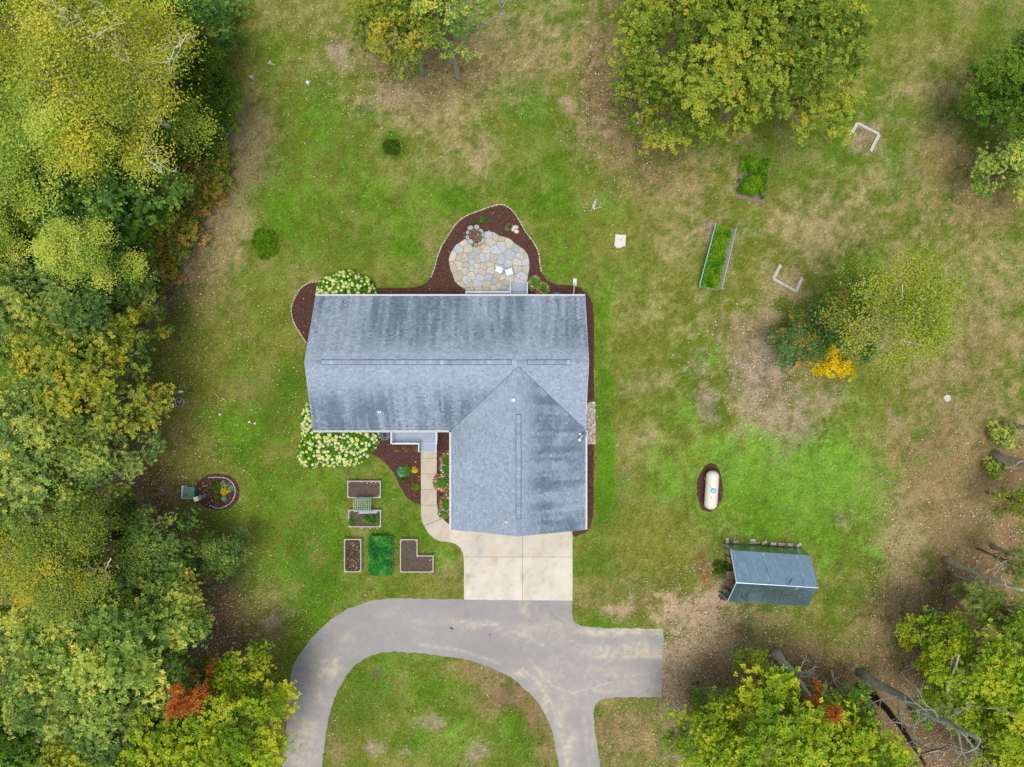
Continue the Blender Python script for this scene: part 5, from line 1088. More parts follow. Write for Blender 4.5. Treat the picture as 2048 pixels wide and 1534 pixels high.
for i, (pts, lb) in enumerate((
  ([(120, 105, 14), (165, 80, 15.5), (250, 45, 16)], 'upper white birch limb spreading through golden foliage'), ([(190, 110, 14), (140, 85, 15.5), (135, 20, 16)], 'white birch limb with a crooked tip'), ([(250, 165, 13), (210, 160, 14.5), (160, 190, 15)], 'white birch limb pointing toward the golden plume'), ([(330, 160, 12.5), (345, 110, 14.5), (380, 65, 15)], 'white birch limb standing clear at the lawn side'), ([(300, 290, 11), (315, 310, 12), (325, 345, 12.5)], 'lowest white birch limb drooping over the undergrowth'), ([(290, 175, 13), (265, 130, 14.5), (230, 110, 15)], 'middle white birch limb with many twigs'))):
    limb([(a, b, c - .5) for a, b, c in pts], .04, m_birch, BIG, 40 + i, 6, 1.1)
for i, (pts, lb) in enumerate((([(917, 100, 4), (955, 55, 8), (1010, 25, 10)], 'pale crooked limb of the half-bare tree reaching over lawn'), ([(910, 70, 6), (900, 30, 9), (850, 20, 10)], 'pale limb of the half-bare tree bending toward the golden oak'))):
    limb(pts, .085, m_barkl, HALF, 50 + i, 5, 1.6)
for i, (pts, lb) in enumerate((([(1760, 655, 8), (1800, 620, 11), (1805, 570, 13)], 'white limb in the aspen crown bending upward'), ([(1760, 660, 8), (1800, 675, 11), (1815, 690, 12)], 'white forked limb low in the aspen crown'), ([(1663, 672, 0), (1690, 664, 2), (1740, 655, 7)], 'pale lower trunk of the aspen with dark scars'))):
    limb(pts, .19 if i == 2 else .06, m_birch, ASP, 60 + i, 3 if i < 2 else 0)

# ------------------------------------------------------------------ shrubs and garden plants
def dome_leaves(domes, n, L, W, rg, inner=.8):
    """domes: (x, y, rx, ry, h). Leaves over their common surface."""
    A = np.array([d[2] * d[3] for d in domes]); k = rg.choice(len(domes), n, p=A / A.sum()); D = np.array(domes)[k]
    ct = rg.uniform(.0, 1, n); a = rg.uniform(0, 6.283, n); st = np.sqrt(1 - ct ** 2); q = rg.uniform(inner, 1.03, n)
    c = np.stack([D[:, 0] + D[:, 2] * st * np.cos(a) * q, D[:, 1] + D[:, 3] * st * np.sin(a) * q, .05 + D[:, 4] * ct * q], 1)
    u = np.stack([st * np.cos(a), st * np.sin(a), ct + .6], 1)
    return c, u
def shrub(name, label, cat, domes_px, h, n, pal, L=.17, W=.12, leaves=5, seed=1, group=None, inner=.75):
    rg = np.random.default_rng(seed); dm = [(*P(a, b, h * .5), r1 * M1, r2 * M1, h * hh) for a, b, r1, r2, hh in domes_px]
    t = thing(name, (dm[0][0], dm[0][1], 0), label, cat, group)
    c, u = dome_leaves(dm, n, L, W, rg, inner); v, lv = rosettes(c, u, leaves, L, W, rg, (.0, .6), np.clip(rg.normal(.45, .22, n), 0, 1))
    v = v - np.array((dm[0][0], dm[0][1], 0)); link('foliage', npmesh('foliage', v, quads(v), lv=lv), G[pal], t)
    return t, dm, rg
def ico(lump, seed):
    import bmesh
    b = bmesh.new(); bmesh.ops.create_icosphere(b, subdivisions=2, radius=1); rr = random.Random(seed)
    for v in b.verts: v.co *= 1 + rr.uniform(-lump, lump)
    for v in b.verts: v.co.z *= .75
    me = bpy.data.meshes.new('flower_head'); b.to_mesh(me); b.free(); return me
def heads(t, dm, rg, n, r, cols, m, lo=.1, rim=False):
    ms = []
    for i, c in enumerate(cols):
        me = ico(.16, i + 3); a = me.attributes.new('col', 'FLOAT_COLOR', 'FACE'); a.data.foreach_set('color', list((*c, 1.)) * len(me.polygons)); me.materials.append(m); ms.append(me)
    c, u = dome_leaves(dm, n * 12, 0, 0, rg, 1.0); o0 = org(t); put = []
    for p in c:
        if len(put) >= n: break
        ok = True
        for d in dm:                                                      # keep to the outside of the union
            q = ((p[0] - d[0]) / d[2]) ** 2 + ((p[1] - d[1]) / d[3]) ** 2 + ((p[2] - .05) / d[4]) ** 2
            if q < .86: ok = False
        if rim:
            q = ((p[0] - dm[0][0]) / dm[0][2]) ** 2 + ((p[1] - dm[0][1]) / dm[0][3]) ** 2
            if q < .45: ok = False
        if not ok or p[2] < lo or any((p[0] - q[0]) ** 2 + (p[1] - q[1]) ** 2 < (r * 1.15) ** 2 for q in put): continue
        put.append(p); o = link('flower_head', ms[rg.integers(len(ms))], m, t, Vector(p) - o0); s = r * rg.uniform(.65, 1.2); o.scale = (s, s, s); o.rotation_euler = (0, 0, rg.uniform(0, 6))
CRM = [(.52, .61, .19), (.58, .64, .28), (.46, .58, .13), (.62, .62, .34), (.55, .64, .22), (.60, .50, .30), (.50, .60, .16)]
t, dm, rg = shrub('hydrangea_bush', 'hydrangea covered in cream flower heads against the north gutter', 'hydrangea', [(668, 585, 37, 37, 1), (712, 590, 38, 40, .95), (690, 575, 34, 34, .9)], 1.7, 2600, 'hydra', seed=5)
heads(t, dm, rg, 150, .14, CRM, m_cream)
t, dm, rg = shrub('hydrangea_bush', 'largest cream hydrangea wrapped around the southwest house corner', 'hydrangea', [(660, 882, 55, 50, 1), (625, 850, 24, 52, .9), (712, 872, 42, 38, .95), (618, 905, 24, 32, .85), (690, 905, 40, 28, .85)], 1.7, 6000, 'hydra', seed=6)
heads(t, dm, rg, 300, .14, CRM, m_cream)
PNK = [(.62, .12, .20), (.55, .10, .13), (.68, .26, .36), (.52, .16, .12), (.70, .42, .46)]
for (a, b, rx_, ry_, h_, nh, lb, pal) in (
  (884, 965.5, 17, 17, .75, 60, 'round green shrub with a full ring of rosy flowers beside the walkway', 'lime'), (897, 920, 16, 17, .8, 34, 'green shrub with dull rose edges tucked by the front deck', 'hydra'), (897, 937, 17, 15, .8, 34, 'olive shrub with red flower edge between two greener ones', 'lime'),
  (892, 1008, 13, 16, .7, 50, 'pink-flowered shrub with a dark green heart under the garage gutter', 'hydra'), (887, 1027, 10, 8, .5, 26, 'smallest pink flowering plant at the walkway bend', 'lime'), (903, 988, 12, 12, .7, 20, 'red-edged shrub half hidden beneath the garage eave', 'hydra'),
  (1070, 566, 12, 15, .9, 40, 'red and pink hydrangea beside the back deck steps', 'lime'), (1085, 577, 13, 12, .8, 34, 'bright pink and lime shrub nearer the teal hose', 'lime')):
    t, dm, rg = shrub('flowering_shrub', lb, 'shrub', [(a, b, rx_, ry_, 1)], h_, int(rx_ * ry_ * 1.3), pal, .16, .07, 6, seed=int(a + b), group='pink flowering shrubs along the house')
    heads(t, dm, rg, int(nh * 1.2), .10, PNK, m_pink, .05, True)
def plant(a, b, r, h, pal, lb, L=.16, W=.1, n=60, leaves=6, group='small garden plants', name='garden_plant', cat='plant'):
    t, dm, rg = shrub(name, lb, cat, [(a, b, r, r, 1)], h, n, pal, L, W, leaves, seed=int(a * 3 + b), group=group, inner=.2); return t
plant(804, 943, 8, .35, 'teal', 'bluish teal hosta in the front mulch bed', .2, .14)
plant(813, 941, 9, .45, 'lime', 'mid-green tufted plant touching the teal hosta', .18, .07, 90)
plant(829, 940, 5, .4, 'yellow', 'plant with yellow blooms beside the front walkway', .12, .09, 40)
plant(806, 960, 5, .25, 'weed', 'tiny dull green plant below the teal hosta', .13, .08, 24)
plant(831, 974, 6, .3, 'lettuce', 'lime green clump close to the walkway edge', .14, .08, 45)
for a, b, lb in ((792, 897, 'straw-coloured tuft in mulch, first below the deck railing'), (812, 897.5, 'largest straw-coloured tuft below the deck railing'), (832, 898, 'straw-coloured tuft beside the front steps')): plant(a, b, 5, .3, 'straw', lb, .16, .035, 20)
plant(963, 440, 6, .3, 'herb', 'green perennial behind the fire pit', .14, .09, 50)
plant(1014, 456.5, 4, .2, 'lime', 'small green sprig near the three pale rocks', .11, .06, 24)
plant(947, 449, 3.5, .2, 'weed', 'weedy tuft at the outer stones of the fire pit', .1, .05, 16)
plant(433, 972, 10, .45, 'weed', 'leafy green perennial in the round flower bed', .17, .11, 90)
plant(448, 982, 7, .35, 'yellow', 'chartreuse yellow plant at the centre of the round bed', .18, .11, 40)
plant(448, 968, 5, .3, 'varieg', 'white-edged hosta above the yellow plant', .16, .11, 22)
plant(461, 977, 5.5, .3, 'varieg', 'white-edged hosta on the outer side of the yellow plant', .16, .11, 24)
plant(448, 997, 5.5, .3, 'varieg', 'white-edged hosta below the yellow plant', .16, .11, 24)
plant(435, 996, 5, .3, 'herb', 'small dark green plant in the lower round bed', .14, .09, 26)
t, dm, rg = shrub('garden_shrub', 'low rounded green shrub alone on the western lawn', 'shrub', [(520, 470, 17, 15, .8), (536, 476, 17, 19, 1), (527, 490, 19, 15, .7), (512, 484, 12, 12, .5), (540, 500, 15, 13, .45), (526, 508, 14, 10, .35)], .7, 1500, 'lettuce', .11, .035, 5, seed=77, inner=.5)
t, dm, rg = shrub('grass_tuft', 'dark green clump of long grass on the upper lawn', 'grass clump', [(778, 290, 13, 12, 1), (788, 297, 12, 12, .8), (780, 300, 12, 9, .6), (790, 286, 9, 8, .6)], .28, 800, 'weed', .14, .022, 6, seed=78, inner=.3)

# ------------------------------------------------------------------ raised beds
def raised(pts_px, z, label, soil_m, zs=None, w=.075, board_m=None, posts=True, group='raised garden beds', name='raised_bed'):
    pw_ = wpoly(pts_px, z); cx = sum(p[0] for p in pw_) / len(pw_); cy = sum(p[1] for p in pw_) / len(pw_)
    t = thing(name, (cx, cy, 0), label, 'raised bed', group); n = len(pw_)
    for i in range(n):
        a, b = Vector(pw_[i]), Vector(pw_[(i + 1) % n]); d = (b - a).normalized()
        e0 = d * (w / 2 + .001 if i % 2 else -w / 2 + .001)
        MB().beam((*(a + d * (-w / 2 if i % 2 == 0 else w / 2 + .002)), z / 2), (*(b + d * (w / 2 if i % 2 == 0 else -w / 2 - .002)), z / 2), w, z).build('board', board_m or m_wood, t)
        if posts:
            ins = ((b - a).normalized() + (Vector(pw_[i - 1]) - a).normalized()) * .085
            if n > 4 and i == 3: ins = -ins
            MB().box((a.x + ins.x, a.y + ins.y, z / 2 + .03), (.07, .07, z)).build('corner_post', board_m or m_wood, t)
    MB().prism(pw_, -.02, z - .09 if zs is None else zs).build('soil', soil_m, t)
    return t
ZB = .42
raised([(695.5, 962.5), (760.5, 962.5), (760.5, 995), (695.5, 995)], ZB, 'raised wooden bed of bare soil behind the arched trellis', m_soil)
raised([(697.5, 1020.5), (761, 1020.5), (761, 1053.5), (697.5, 1053.5)], ZB, 'raised wooden bed with a few green plants under the trellis foot', m_soil)
raised([(689, 1079), (721.5, 1079), (721.5, 1143.5), (689, 1143.5)], ZB, 'upright raised bed filled with chunky leaf compost', m_compost)
raised([(801, 1079.5), (834, 1079.5), (834, 1112), (866, 1112), (866, 1144), (801, 1144)], ZB, 'L-shaped raised wooden bed of bare soil', m_soil)
raised([(740, 1074), (784, 1074), (784, 1146), (740, 1146)], .3, 'raised bed hidden beneath a thick mat of green plants', m_soil)
rg = np.random.default_rng(8)
def mat_of_leaves(quad_px, z, h, n, pal, label, L, W, seed, name='bed_crop', edge=0, holes=0):
    rg = np.random.default_rng(seed); p = np.array(wpoly(quad_px, z)); u = rg.uniform(-edge, 1 + edge, n)[:, None]; v_ = rg.uniform(-edge, 1 + edge, n)[:, None]
    c2 = (p[0] * (1 - u) + p[1] * u) * (1 - v_) + (p[3] * (1 - u) + p[2] * u) * v_
    if holes: c2 = c2[fbm(c2[:, 0] * 2.2, c2[:, 1] * 2.2, seed + 9, 3) > holes]; n = len(c2)
    hz = h * (.45 + .75 * vnoise(c2[:, 0] * 3.5, c2[:, 1] * 3.5, seed)) * rg.uniform(.55, 1, n)
    c = np.concatenate([c2, (z + hz)[:, None]], 1); up = np.concatenate([rg.normal(0, .3, (n, 2)), np.ones((n, 1))], 1)
    vv, lv = rosettes(c, up, 5, L, W, rg, (-.2, .5), np.clip(vnoise(c2[:, 0] * 2.2, c2[:, 1] * 2.2, seed + 1) * .7 + rg.normal(.08, .15, n), 0, 1))
    o = link(name, npmesh(name, vv - np.append(p.mean(0), 0), quads(vv), lv=lv), G[pal], None, (*p.mean(0), 0))
    return tagp(o, label, 'crop')
mat_of_leaves([(742, 1075), (782, 1075), (782, 1145), (742, 1145)], .28, .35, 1350, 'strawb', 'thick mat of dark green strawberry-like plants covering a bed', .14, .09, 12, edge=.04, holes=.24)
for a, b, r, lb in ((704, 1043, 4, 'small green seedling at the short end of the trellis bed'), (734, 1036, 6, 'medium leafy plant in the trellis bed'), (750, 1037, 9, 'biggest leafy plant in the trellis bed')):
    t = plant(a, b, r, .35, 'herb', lb, .16, .08, 30 if r < 8 else 60); t.location.z = ZB - .1
# arched wire trellis
tr = thing('arch_trellis', P3(735, 1008), 'green wire arch trellis bridging two raised beds', 'trellis')
xa, xb = P(715, 0)[0], P(749, 0)[0]; ya, yb = P(0, 1018)[1], P(0, 993)[1]
def arch(t):                                                              # t 0..1 along the arch, from one bed to the other
    hgt = 1.15
    if t < .3: return (ya, .3 + (hgt - .3) * t / .3)
    if t > .7: return (yb, .3 + (hgt - .3) * (1 - t) / .3)
    a = (t - .3) / .4 * math.pi; return ((ya + yb) / 2 - (yb - ya) / 2 * math.cos(a), hgt + .30 * math.sin(a))
for i in range(9):
    x = xa + (xb - xa) * i / 8; MB().tube([(x, *arch(k / 24)) for k in range(25)], .014, 4).build('wire', m_wire, tr)
for k in range(25): y, z = arch(k / 24); MB().tube([(xa, y, z), (xb, y, z)], .014, 4).build('cross_wire', m_wire, tr)
lad = thing('wooden_rack', P3(738, 1024), 'grey slatted rack lying at the trellis foot in the bed', 'rack')
for j in range(3): MB().beam((*P(717 + j * 2, 1026.5 - j * 2.2, ZB), ZB + .03), (*P(754 + j * 2, 1025 - j * 2.2, ZB), ZB + .06), .06, .04).build('slat', m_grey, lad)
for x_ in (722, 738, 753): MB().beam((*P(x_, 1020.5, ZB), ZB + .01), (*P(x_ - 3, 1027, ZB), ZB + .0), .05, .03).build('rung', m_grey, lad)
# stakes
sm_ = MB().box((0, 0, .06), (.05, .05, .3)).mesh('plant_stake')
for i, (a, b) in enumerate(((723, 964.5), (734, 964.5), (744, 964.5), (752, 964.5), (757, 991), (725, 1055), (742, 1055), (754, 1055), (836, 1113), (862, 1118))):
    tagp(link('plant_stake', sm_, m_plastic, None, (*P(a, b, ZB), ZB - .05)), 'short pale plant stake at the rim of a raised bed', 'stake', 'pale stakes in the raised beds').rotation_euler = (R.uniform(-.5, .5), R.uniform(-.5, .5), 0)

# east vegetable beds
QS = [(1433, 452.5), (1463, 458), (1434, 579), (1400, 573)]
t = raised(QS, .25, 'long tilted vegetable bed with mesh sides on the east lawn', m_soil, posts=False, group='beds on the east lawn', board_m=m_timber)
mat_of_leaves([(1434, 453), (1461, 458), (1433, 578), (1402, 573)], .22, .35, 1500, 'lettuce', 'dense lime-green crop filling the long mesh-sided bed', .13, .08, 14)
def meshside(a, b, m, label, tilt):
    n = thing('mesh_panel', (*P(*a), 0), label, 'mesh panel'); A, B = Vector(P3(*a, .25)), Vector(P3(*b, .25)); d = (B - A); nr = Vector((-d.y, d.x, 0)).normalized() * tilt
    for z in (0, .5): MB().tube([A + nr * z + Vector((0, 0, z)), B + nr * z + Vector((0, 0, z))], .035, 5).build('edge_rail', m, n)
    w_ = MB()
    for k in range(1, 12): z = k / 24; w_.tube([A + nr * z + Vector((0, 0, z)), B + nr * z + Vector((0, 0, z))], .008, 3)
    for k in range(70): p = A.lerp(B, k / 69); w_.tube([p, p + nr * .5 + Vector((0, 0, .5))], .010, 3)
    tagp(w_.build('netting', m, n), kind='stuff')
    for k in range(5): p = A.lerp(B, k / 4); MB().tube([p - Vector((0, 0, .25)), p + nr * .55 + Vector((0, 0, .55))], .025, 5).build('stake', m, n)
meshside((1400, 573), (1432, 452), m_net, 'teal netting panel along the house side of the long bed', .35)
meshside((1464, 458), (1435, 579), m_netg, 'grey netting panel along the outer side of the long bed', .35)
MB().prism(ragged(wpoly([(1476, 316), (1543, 326), (1536, 370), (1529, 410), (1503, 402), (1469, 394)]), .25, .07), -.02, .03).build('soil_bed', m_drysoil)['kind'] = 'structure'
mat_of_leaves([(1482, 316), (1536, 322), (1526, 398), (1474, 386)], .02, .4, 1900, 'lettuce', 'bright green vegetable patch with bare soil margin below the big oak', .15, .09, 16, holes=.33)
def frame3(pts, label):
    t = thing('timber_frame', (*P(*pts[1]), 0), label, 'timber frame', 'three-sided timber frames on the lawn')
    for i, (a, b) in enumerate(zip(pts[:-1], pts[1:])):
        MB().beam((*P(*a, .15), .10 + .004 * i), (*P(*b, .15), .10 + .004 * i), .17, .15).build('timber', m_timber, t)
        MB().beam((*P(a[0] + 1.2, a[1] + 2.5, .1), .06), (*P(b[0] + 1.2, b[1] + 2.5, .1), .06), .12, .11).build('timber', m_timber, t)
frame3([(1698, 274), (1714, 246), (1758, 268), (1741, 301)], 'weathered timber frame on bare sand next to the big oak')
frame3([(1561, 529), (1546, 557), (1591, 582), (1604, 555)], 'weathered timber frame with dry grass near the rowan')

# ------------------------------------------------------------------ utilities and clutter
wc = thing('well_cover', P3(1240, 483), 'square whitish concrete well cover with a small stub pipe', 'well cover')
MB().prism(wpoly([(1230.5, 468), (1252.5, 469.5), (1251, 493), (1247, 492), (1241, 496), (1233, 496), (1228, 490), (1230, 479)], .22), 0, .22, .02, (.60, .59, .56)).build('slab', m_block, wc)
x, y = P(1242, 480, .22); MB().tube([(x, y, .2), (x, y, .42)], .05, 8).build('stub_pipe', m_grey, wc)
x, y = P(1188, 418)
stalk = snag([(1189, 420, 0), (1188, 415, .3), (1187, 411, .45)], .05, m_plastic, 'bleached white broken branch on the grass by the patio', 7, .45, 'branch', 'broken_branch', None, 71, .2)
# round iron fire ring
fr = thing('fire_ring', P3(361, 804), 'round metal ring with ashes in the grass by the wood', 'fire ring'); x, y = P(361, 804)
seg = [(x + .33 * math.cos(a), y + .33 * math.sin(a), .1) for a in np.linspace(0, 2 * math.pi, 25)]
b_ = MB()
for p, q in zip(seg[:-1], seg[1:]): b_.beam(p, q, .035, .24)
b_.build('ring', m_grey, fr); MB().prism([(p[0], p[1]) for p in seg[:-1]], .0, .04).build('ash', m_ash, fr)
lg = MB()
for i in range(7): a = i * 2.1; lg.tube([(x - .2 * math.cos(a), y - .2 * math.sin(a), .08 + i * .01), (x + .22 * math.cos(a + .4), y + .22 * math.sin(a + .4), .1)], .03, 5)
tagp(lg.build('charred_sticks', m_dead, fr), kind='stuff')
x, y = P(362, 783); bt = thing('dropped_bag', (x, y, 0), 'crumpled pale bag on the grass above the metal ring', 'bag')
MB().ball((x, y, .06), (.2, .1, .08), 10, 6, jit=.3).build('bag', m_plastic, bt, True)
for (a, b), lb in (((440, 829), 'white round stone alone in the western lawn'), ((499, 843.5), 'white round stone, one of a pair near the hydrangea'), ((510, 847), 'white round stone beside its twin in the grass')): rock(a, b, (.09, .08), .1, (.75, .73, .68), lb, 'white_stone', 'stone', 'white stones in the lawn')
def stump(a, b, r, lb, col=(.40, .37, .33)):
    x, y = P(a, b); s = thing('tree_stump', (x, y, 0), lb, 'stump', 'tree stumps in the lawn'); m = MB()
    ring = [(x + r * math.cos(t) * R.uniform(.8, 1.2), y + r * math.sin(t) * R.uniform(.8, 1.2)) for t in np.linspace(0, 6.283, 14)[:-1]]
    m.prism(ring, -.02, .16, .02, col).build('stump', m_rock, s)
    rt = MB()
    for k in range(3): a_ = R.uniform(0, 6.28); MB().tube([(x + r * .8 * math.cos(a_), y + r * .8 * math.sin(a_), .08), (x + r * 2.2 * math.cos(a_), y + r * 2.2 * math.sin(a_), 0)], [.05, .01], 5).build('root', m_dead, s)
stump(541, 127, .14, 'small grey stump closest to the top golden oaks'); stump(504, 155, .17, 'weathered stump with splinters by the wood corner', (.36, .31, .28)); stump(616, 166, .15, 'whitish cut stump in a dry ring of grass', (.62, .60, .60)); stump(1892, 796, .26, 'large rotten pale stump on the dry eastern lawn', (.50, .48, .44))
for a, b, c, d, lb in ((1901, 772, 1912, 760, 'short pale stick above the rotten stump'), (1766, 956, 1782, 969, 'long pale stick on the bright green grass'), (1776, 838, 1786, 840, 'tiny pale stick on bare ground'), (1875, 900, 1880, 917, 'bent pale stick on the dry eastern lawn')):
    tagp(MB().tube([P3(a, b, .03), P3((a + c) / 2 + 1, (b + d) / 2, .06), P3(c, d, .03)], .025, 5).build('stick', m_dead, None, False, (*P(a, b), 0)), lb, 'stick', 'fallen sticks')
for a, b, lb in ((1411, 1224, 'pale rock in the leaf litter by the tarped shed'), (1397, 1223, 'brown rock beside the pale one in leaf litter')): rock(a, b, (.14, .11), .14, (.55, .50, .42) if a > 1400 else (.42, .33, .24), lb)

# transformer and pedestal
tf = thing('transformer_box', P3(379, 985), 'square green transformer box beside the round flower bed', 'transformer')
def quadpx(p, z): return wpoly(p, z)
MB().prism(quadpx([(368, 974), (391, 975), (390, 996), (366, 995)], .6), -.02, .66).build('cabinet', m_greend, tf)
MB().prism(quadpx([(366.5, 972.5), (389, 974.5), (387.5, 997.5), (363.5, 996)], .75), .64, .75, .02).build('lid', m_green, tf)
x, y = P(373, 990, .75); MB().tube([(x, y, .74), (x, y, .765)], .045, 10).build('lock_boss', m_greend, tf)
MB().prism(wpoly([(364, 971), (393, 972), (392, 998), (363, 997)]), -.02, .05).build('pad', m_block, tf)
pe = thing('utility_pedestal', P3(411, 991), 'white-capped grey utility pedestal on two posts by the round bed', 'pedestal')
bx, by = P(411, 991); tx_, ty_ = P(396, 998.5, 1.3)
for o in (-.05, .07): MB().beam((bx, by + o, 0), (bx - .04, by + o - .03, 1.1), .06, .06).build('post', m_grey, pe)
MB().box((bx - .05, by - .02, 1.15), (.26, .28, .5), .2).build('housing', m_grey, pe); MB().box((bx - .05, by - .02, 1.45), (.30, .32, .12), .2).build('cap', m_plastic, pe)
# grey plastic edging inside the round bed
ring = [(417, 955), (437, 954), (455, 957), (466, 966), (471, 979), (470, 992), (463, 1004), (450, 1013), (436, 1016), (420, 1010)]
pts = [(*P(*p), .06) for p in smoothp(ring, 4)]; e_ = MB()
for p, q in zip(pts[:-1], pts[1:]): e_.beam(p, q, .05, .10)
tagp(e_.build('lawn_edging', m_grey, None, False, pts[0][:2] + (0,)), 'curved grey plastic edging strip inside the round flower bed', 'edging')

# propane tank
A = Vector(P3(1425.2, 952, .75)); B = Vector(P3(1421.4, 1008, .75)); r_ = .47; d = (B - A).normalized()
pt = thing('propane_tank', (*((A + B) / 2).xy, 0), 'long cream propane tank with blue lid on a mulch oval', 'propane tank'); prof = [];
for k in range(7): a = k / 6 * math.pi / 2; prof.append((A - d * r_ * .85 * math.cos(a), r_ * math.sin(a) + .001))
for k in range(7): a = (1 - k / 6) * math.pi / 2; prof.append((B + d * r_ * .85 * math.cos(a), r_ * math.sin(a) + .001))
MB().tube([p for p, _ in prof], [q for _, q in prof], 28).build('shell', m_tank, pt, True)
lx, ly = P(1427.5, 982, 1.3); L_ = MB().tube([(lx, ly, 1.1), (lx, ly, 1.30)], .19, 20); L_.ball((lx, ly, 1.30), (.19, .19, .06), 20, 6, top_only=True); L_.build('lid', m_lid, pt, True)
MB().tube([(lx - .1, ly + .12, 1.26), (*P(1415, 966, 1.1), 1.1), (*P(1409, 957, .6), .6), (*P(1408.5, 954, .05), .0)], .016, 6).build('gas_line', m_grey, pt)
for q in (.12, .88):
    c = A.lerp(B, q); MB().tube([c - d * .012, c + d * .012], r_ + .006, 28, cap=False).build('weld_seam', m_tank, pt, True)
MB().box((*P(1424, 995, 1.22), 1.205), (.16, .22, .02)).build('data_plate', m_grey, pt)
for q in (.15, .85):
    c = A.lerp(B, q)
    for s in (-.22, .22): MB().box((c.x + s, c.y, .2), (.10, .16, .42)).build('leg', m_tank, pt)

# tarp-covered shed
SH = dict(nw0=(1444.6, 1085.8, 0), ne0=(1602.8, 1095, 0), nw=(1462, 1100.4, 2.2), ne=(1621, 1111, 2.2), rw=(1473.5, 1165, 3.3), re=(1636, 1175.4, 3.3), sw=(1456, 1202, 2.2), se=(1615, 1213, 2.2))
sp = {k: Vector(P3(*v)) for k, v in SH.items()}
sp['sw0'] = Vector((sp['sw'].x, sp['sw'].y, 0)); sp['se0'] = Vector((sp['se'].x, sp['se'].y, 0))
shd = thing('tarp_shed', (*((sp['nw0'] + sp['se0']) / 2).xy, 0), 'shed wrapped in a wrinkled blue-grey tarp among dry grass', 'shed')
def drape(a, b, c, d, nu, nv, amp, folds, seed, name):
    rr = random.Random(seed); u, v = np.meshgrid(np.linspace(0, 1, nu), np.linspace(0, 1, nv)); a, b, c, d = (np.array(q) for q in (a, b, c, d))
    p = ((1 - u)[..., None] * a + u[..., None] * b) * (1 - v)[..., None] + ((1 - u)[..., None] * d + u[..., None] * c) * v[..., None]
    n = np.cross(b - a, d - a); n = n / np.linalg.norm(n); n = n if n[2] > 0 else -n
    edge = np.minimum(1, np.minimum(np.minimum(u, 1 - u) * 14, np.minimum(v, 1 - v) * 10))
    h = amp * .8 * (fbm((u * 9).ravel(), (v * 3).ravel(), seed).reshape(u.shape) - .5)
    for u0, v0, u1, v1, w, k in folds:
        t = np.clip(((u - u0) * (u1 - u0) + (v - v0) * (v1 - v0)) / ((u1 - u0) ** 2 + (v1 - v0) ** 2), 0, 1)
        k = k * 1.5; dist = np.hypot(u - u0 - t * (u1 - u0), (v - v0 - t * (v1 - v0)) * .45); h = h + k * np.exp(-(dist / w) ** 2) * np.clip(1.15 - abs(2 * t - 1), 0, 1)
    p = p + n * (h * edge)[..., None]; f = np.array([(j * nu + i, j * nu + i + 1, (j + 1) * nu + i + 1, (j + 1) * nu + i) for j in range(nv - 1) for i in range(nu - 1)])
    q = p.reshape(-1, 3)
    if np.cross(q[1] - q[0], q[nu] - q[0]) @ n < 0: f = f[:, ::-1]
    return link(name, npmesh(name, q - np.array(shd.location), f, smooth=True), m_tarp, shd)
seams = [(k / 5, 0, k / 5, 1, .006, .03) for k in range(1, 5)]
drape(sp['nw'], sp['ne'], sp['re'], sp['rw'], 150, 60, .05, [(.40, 0, .42, .9, .008, -.09), (.42, .9, .4, .55, .01, .06), (.62, .95, .66, .55, .006, -.08), (.64, .95, .74, .6, .006, -.07), (.62, 1, .71, .72, .006, -.06), (.83, .02, .80, .5, .006, -.07), (.83, .95, .85, .6, .006, -.08), (.02, 0, .06, .7, .01, -.07), (.05, .1, .07, .9, .01, .05), (.95, .3, .98, 1, .008, -.05), (.25, .4, .28, .95, .007, -.035), (.53, .1, .54, .6, .008, -.03), (.15, .3, .17, .8, .007, .03)], 3, 'roof_tarp')
drape(sp['rw'], sp['re'], sp['se'], sp['sw'], 150, 50, .04, seams + [(.12, .6, .2, 1, .01, -.06), (.16, .5, .24, 1, .01, -.05), (.72, .3, .78, .0, .01, .04)], 5, 'roof_tarp')
drape(sp['nw0'], sp['ne0'], sp['ne'], sp['nw'], 120, 30, .07, [(.22, 0, .24, 1, .012, -.09), (.42, .1, .52, 1, .012, .10), (.58, .0, .66, .9, .012, .10), (.45, .2, .5, .9, .01, -.08), (.75, 0, .8, 1, .012, -.08)], 7, 'wall_tarp')
drape(sp['sw'], sp['se'], sp['se0'], sp['sw0'], 80, 20, .06, [], 9, 'wall_tarp')
drape(sp['ne'], sp['re'], sp['se'], sp['ne0'].lerp(sp['se0'], .0) * 1.0 if False else sp['se'], 6, 6, .02, [], 11, 'gable_tarp')
e0 = MB(); e0.add([sp['ne'], sp['re'], sp['se'], Vector((sp['se'].x, sp['se'].y, 0)), Vector((sp['ne0'].x, sp['ne0'].y, 0))], [(0, 4, 3, 2, 1)]); e0.build('gable_tarp', m_tarp, shd)
MB().beam(sp['rw'] + Vector((-.08, 0, .03)), sp['re'] + Vector((.02, 0, .03)), .05, .04).build('ridge_pole', m_tarp, shd)
for a, b in (('nw', 'rw'), ('rw', 'sw')): MB().beam(sp[a] + Vector((-.03, 0, .0)), sp[b] + Vector((-.03, 0, .0)), .06, .08).build('rafter', m_grey, shd)
for k in ('nw', 'sw'): MB().beam(sp[k] + Vector((0.02, 0, -.03)), Vector((sp[k].x, sp[k].y, 0)), .08, .08).build('post', m_wood, shd)
fl = MB(); sx, sy = P(1450, 1192); fl.ball((sx, sy, .03), (.5, .28, .14), 14, 6, jit=.5, top_only=True); fl.build('loose_tarp', m_dark, shd)
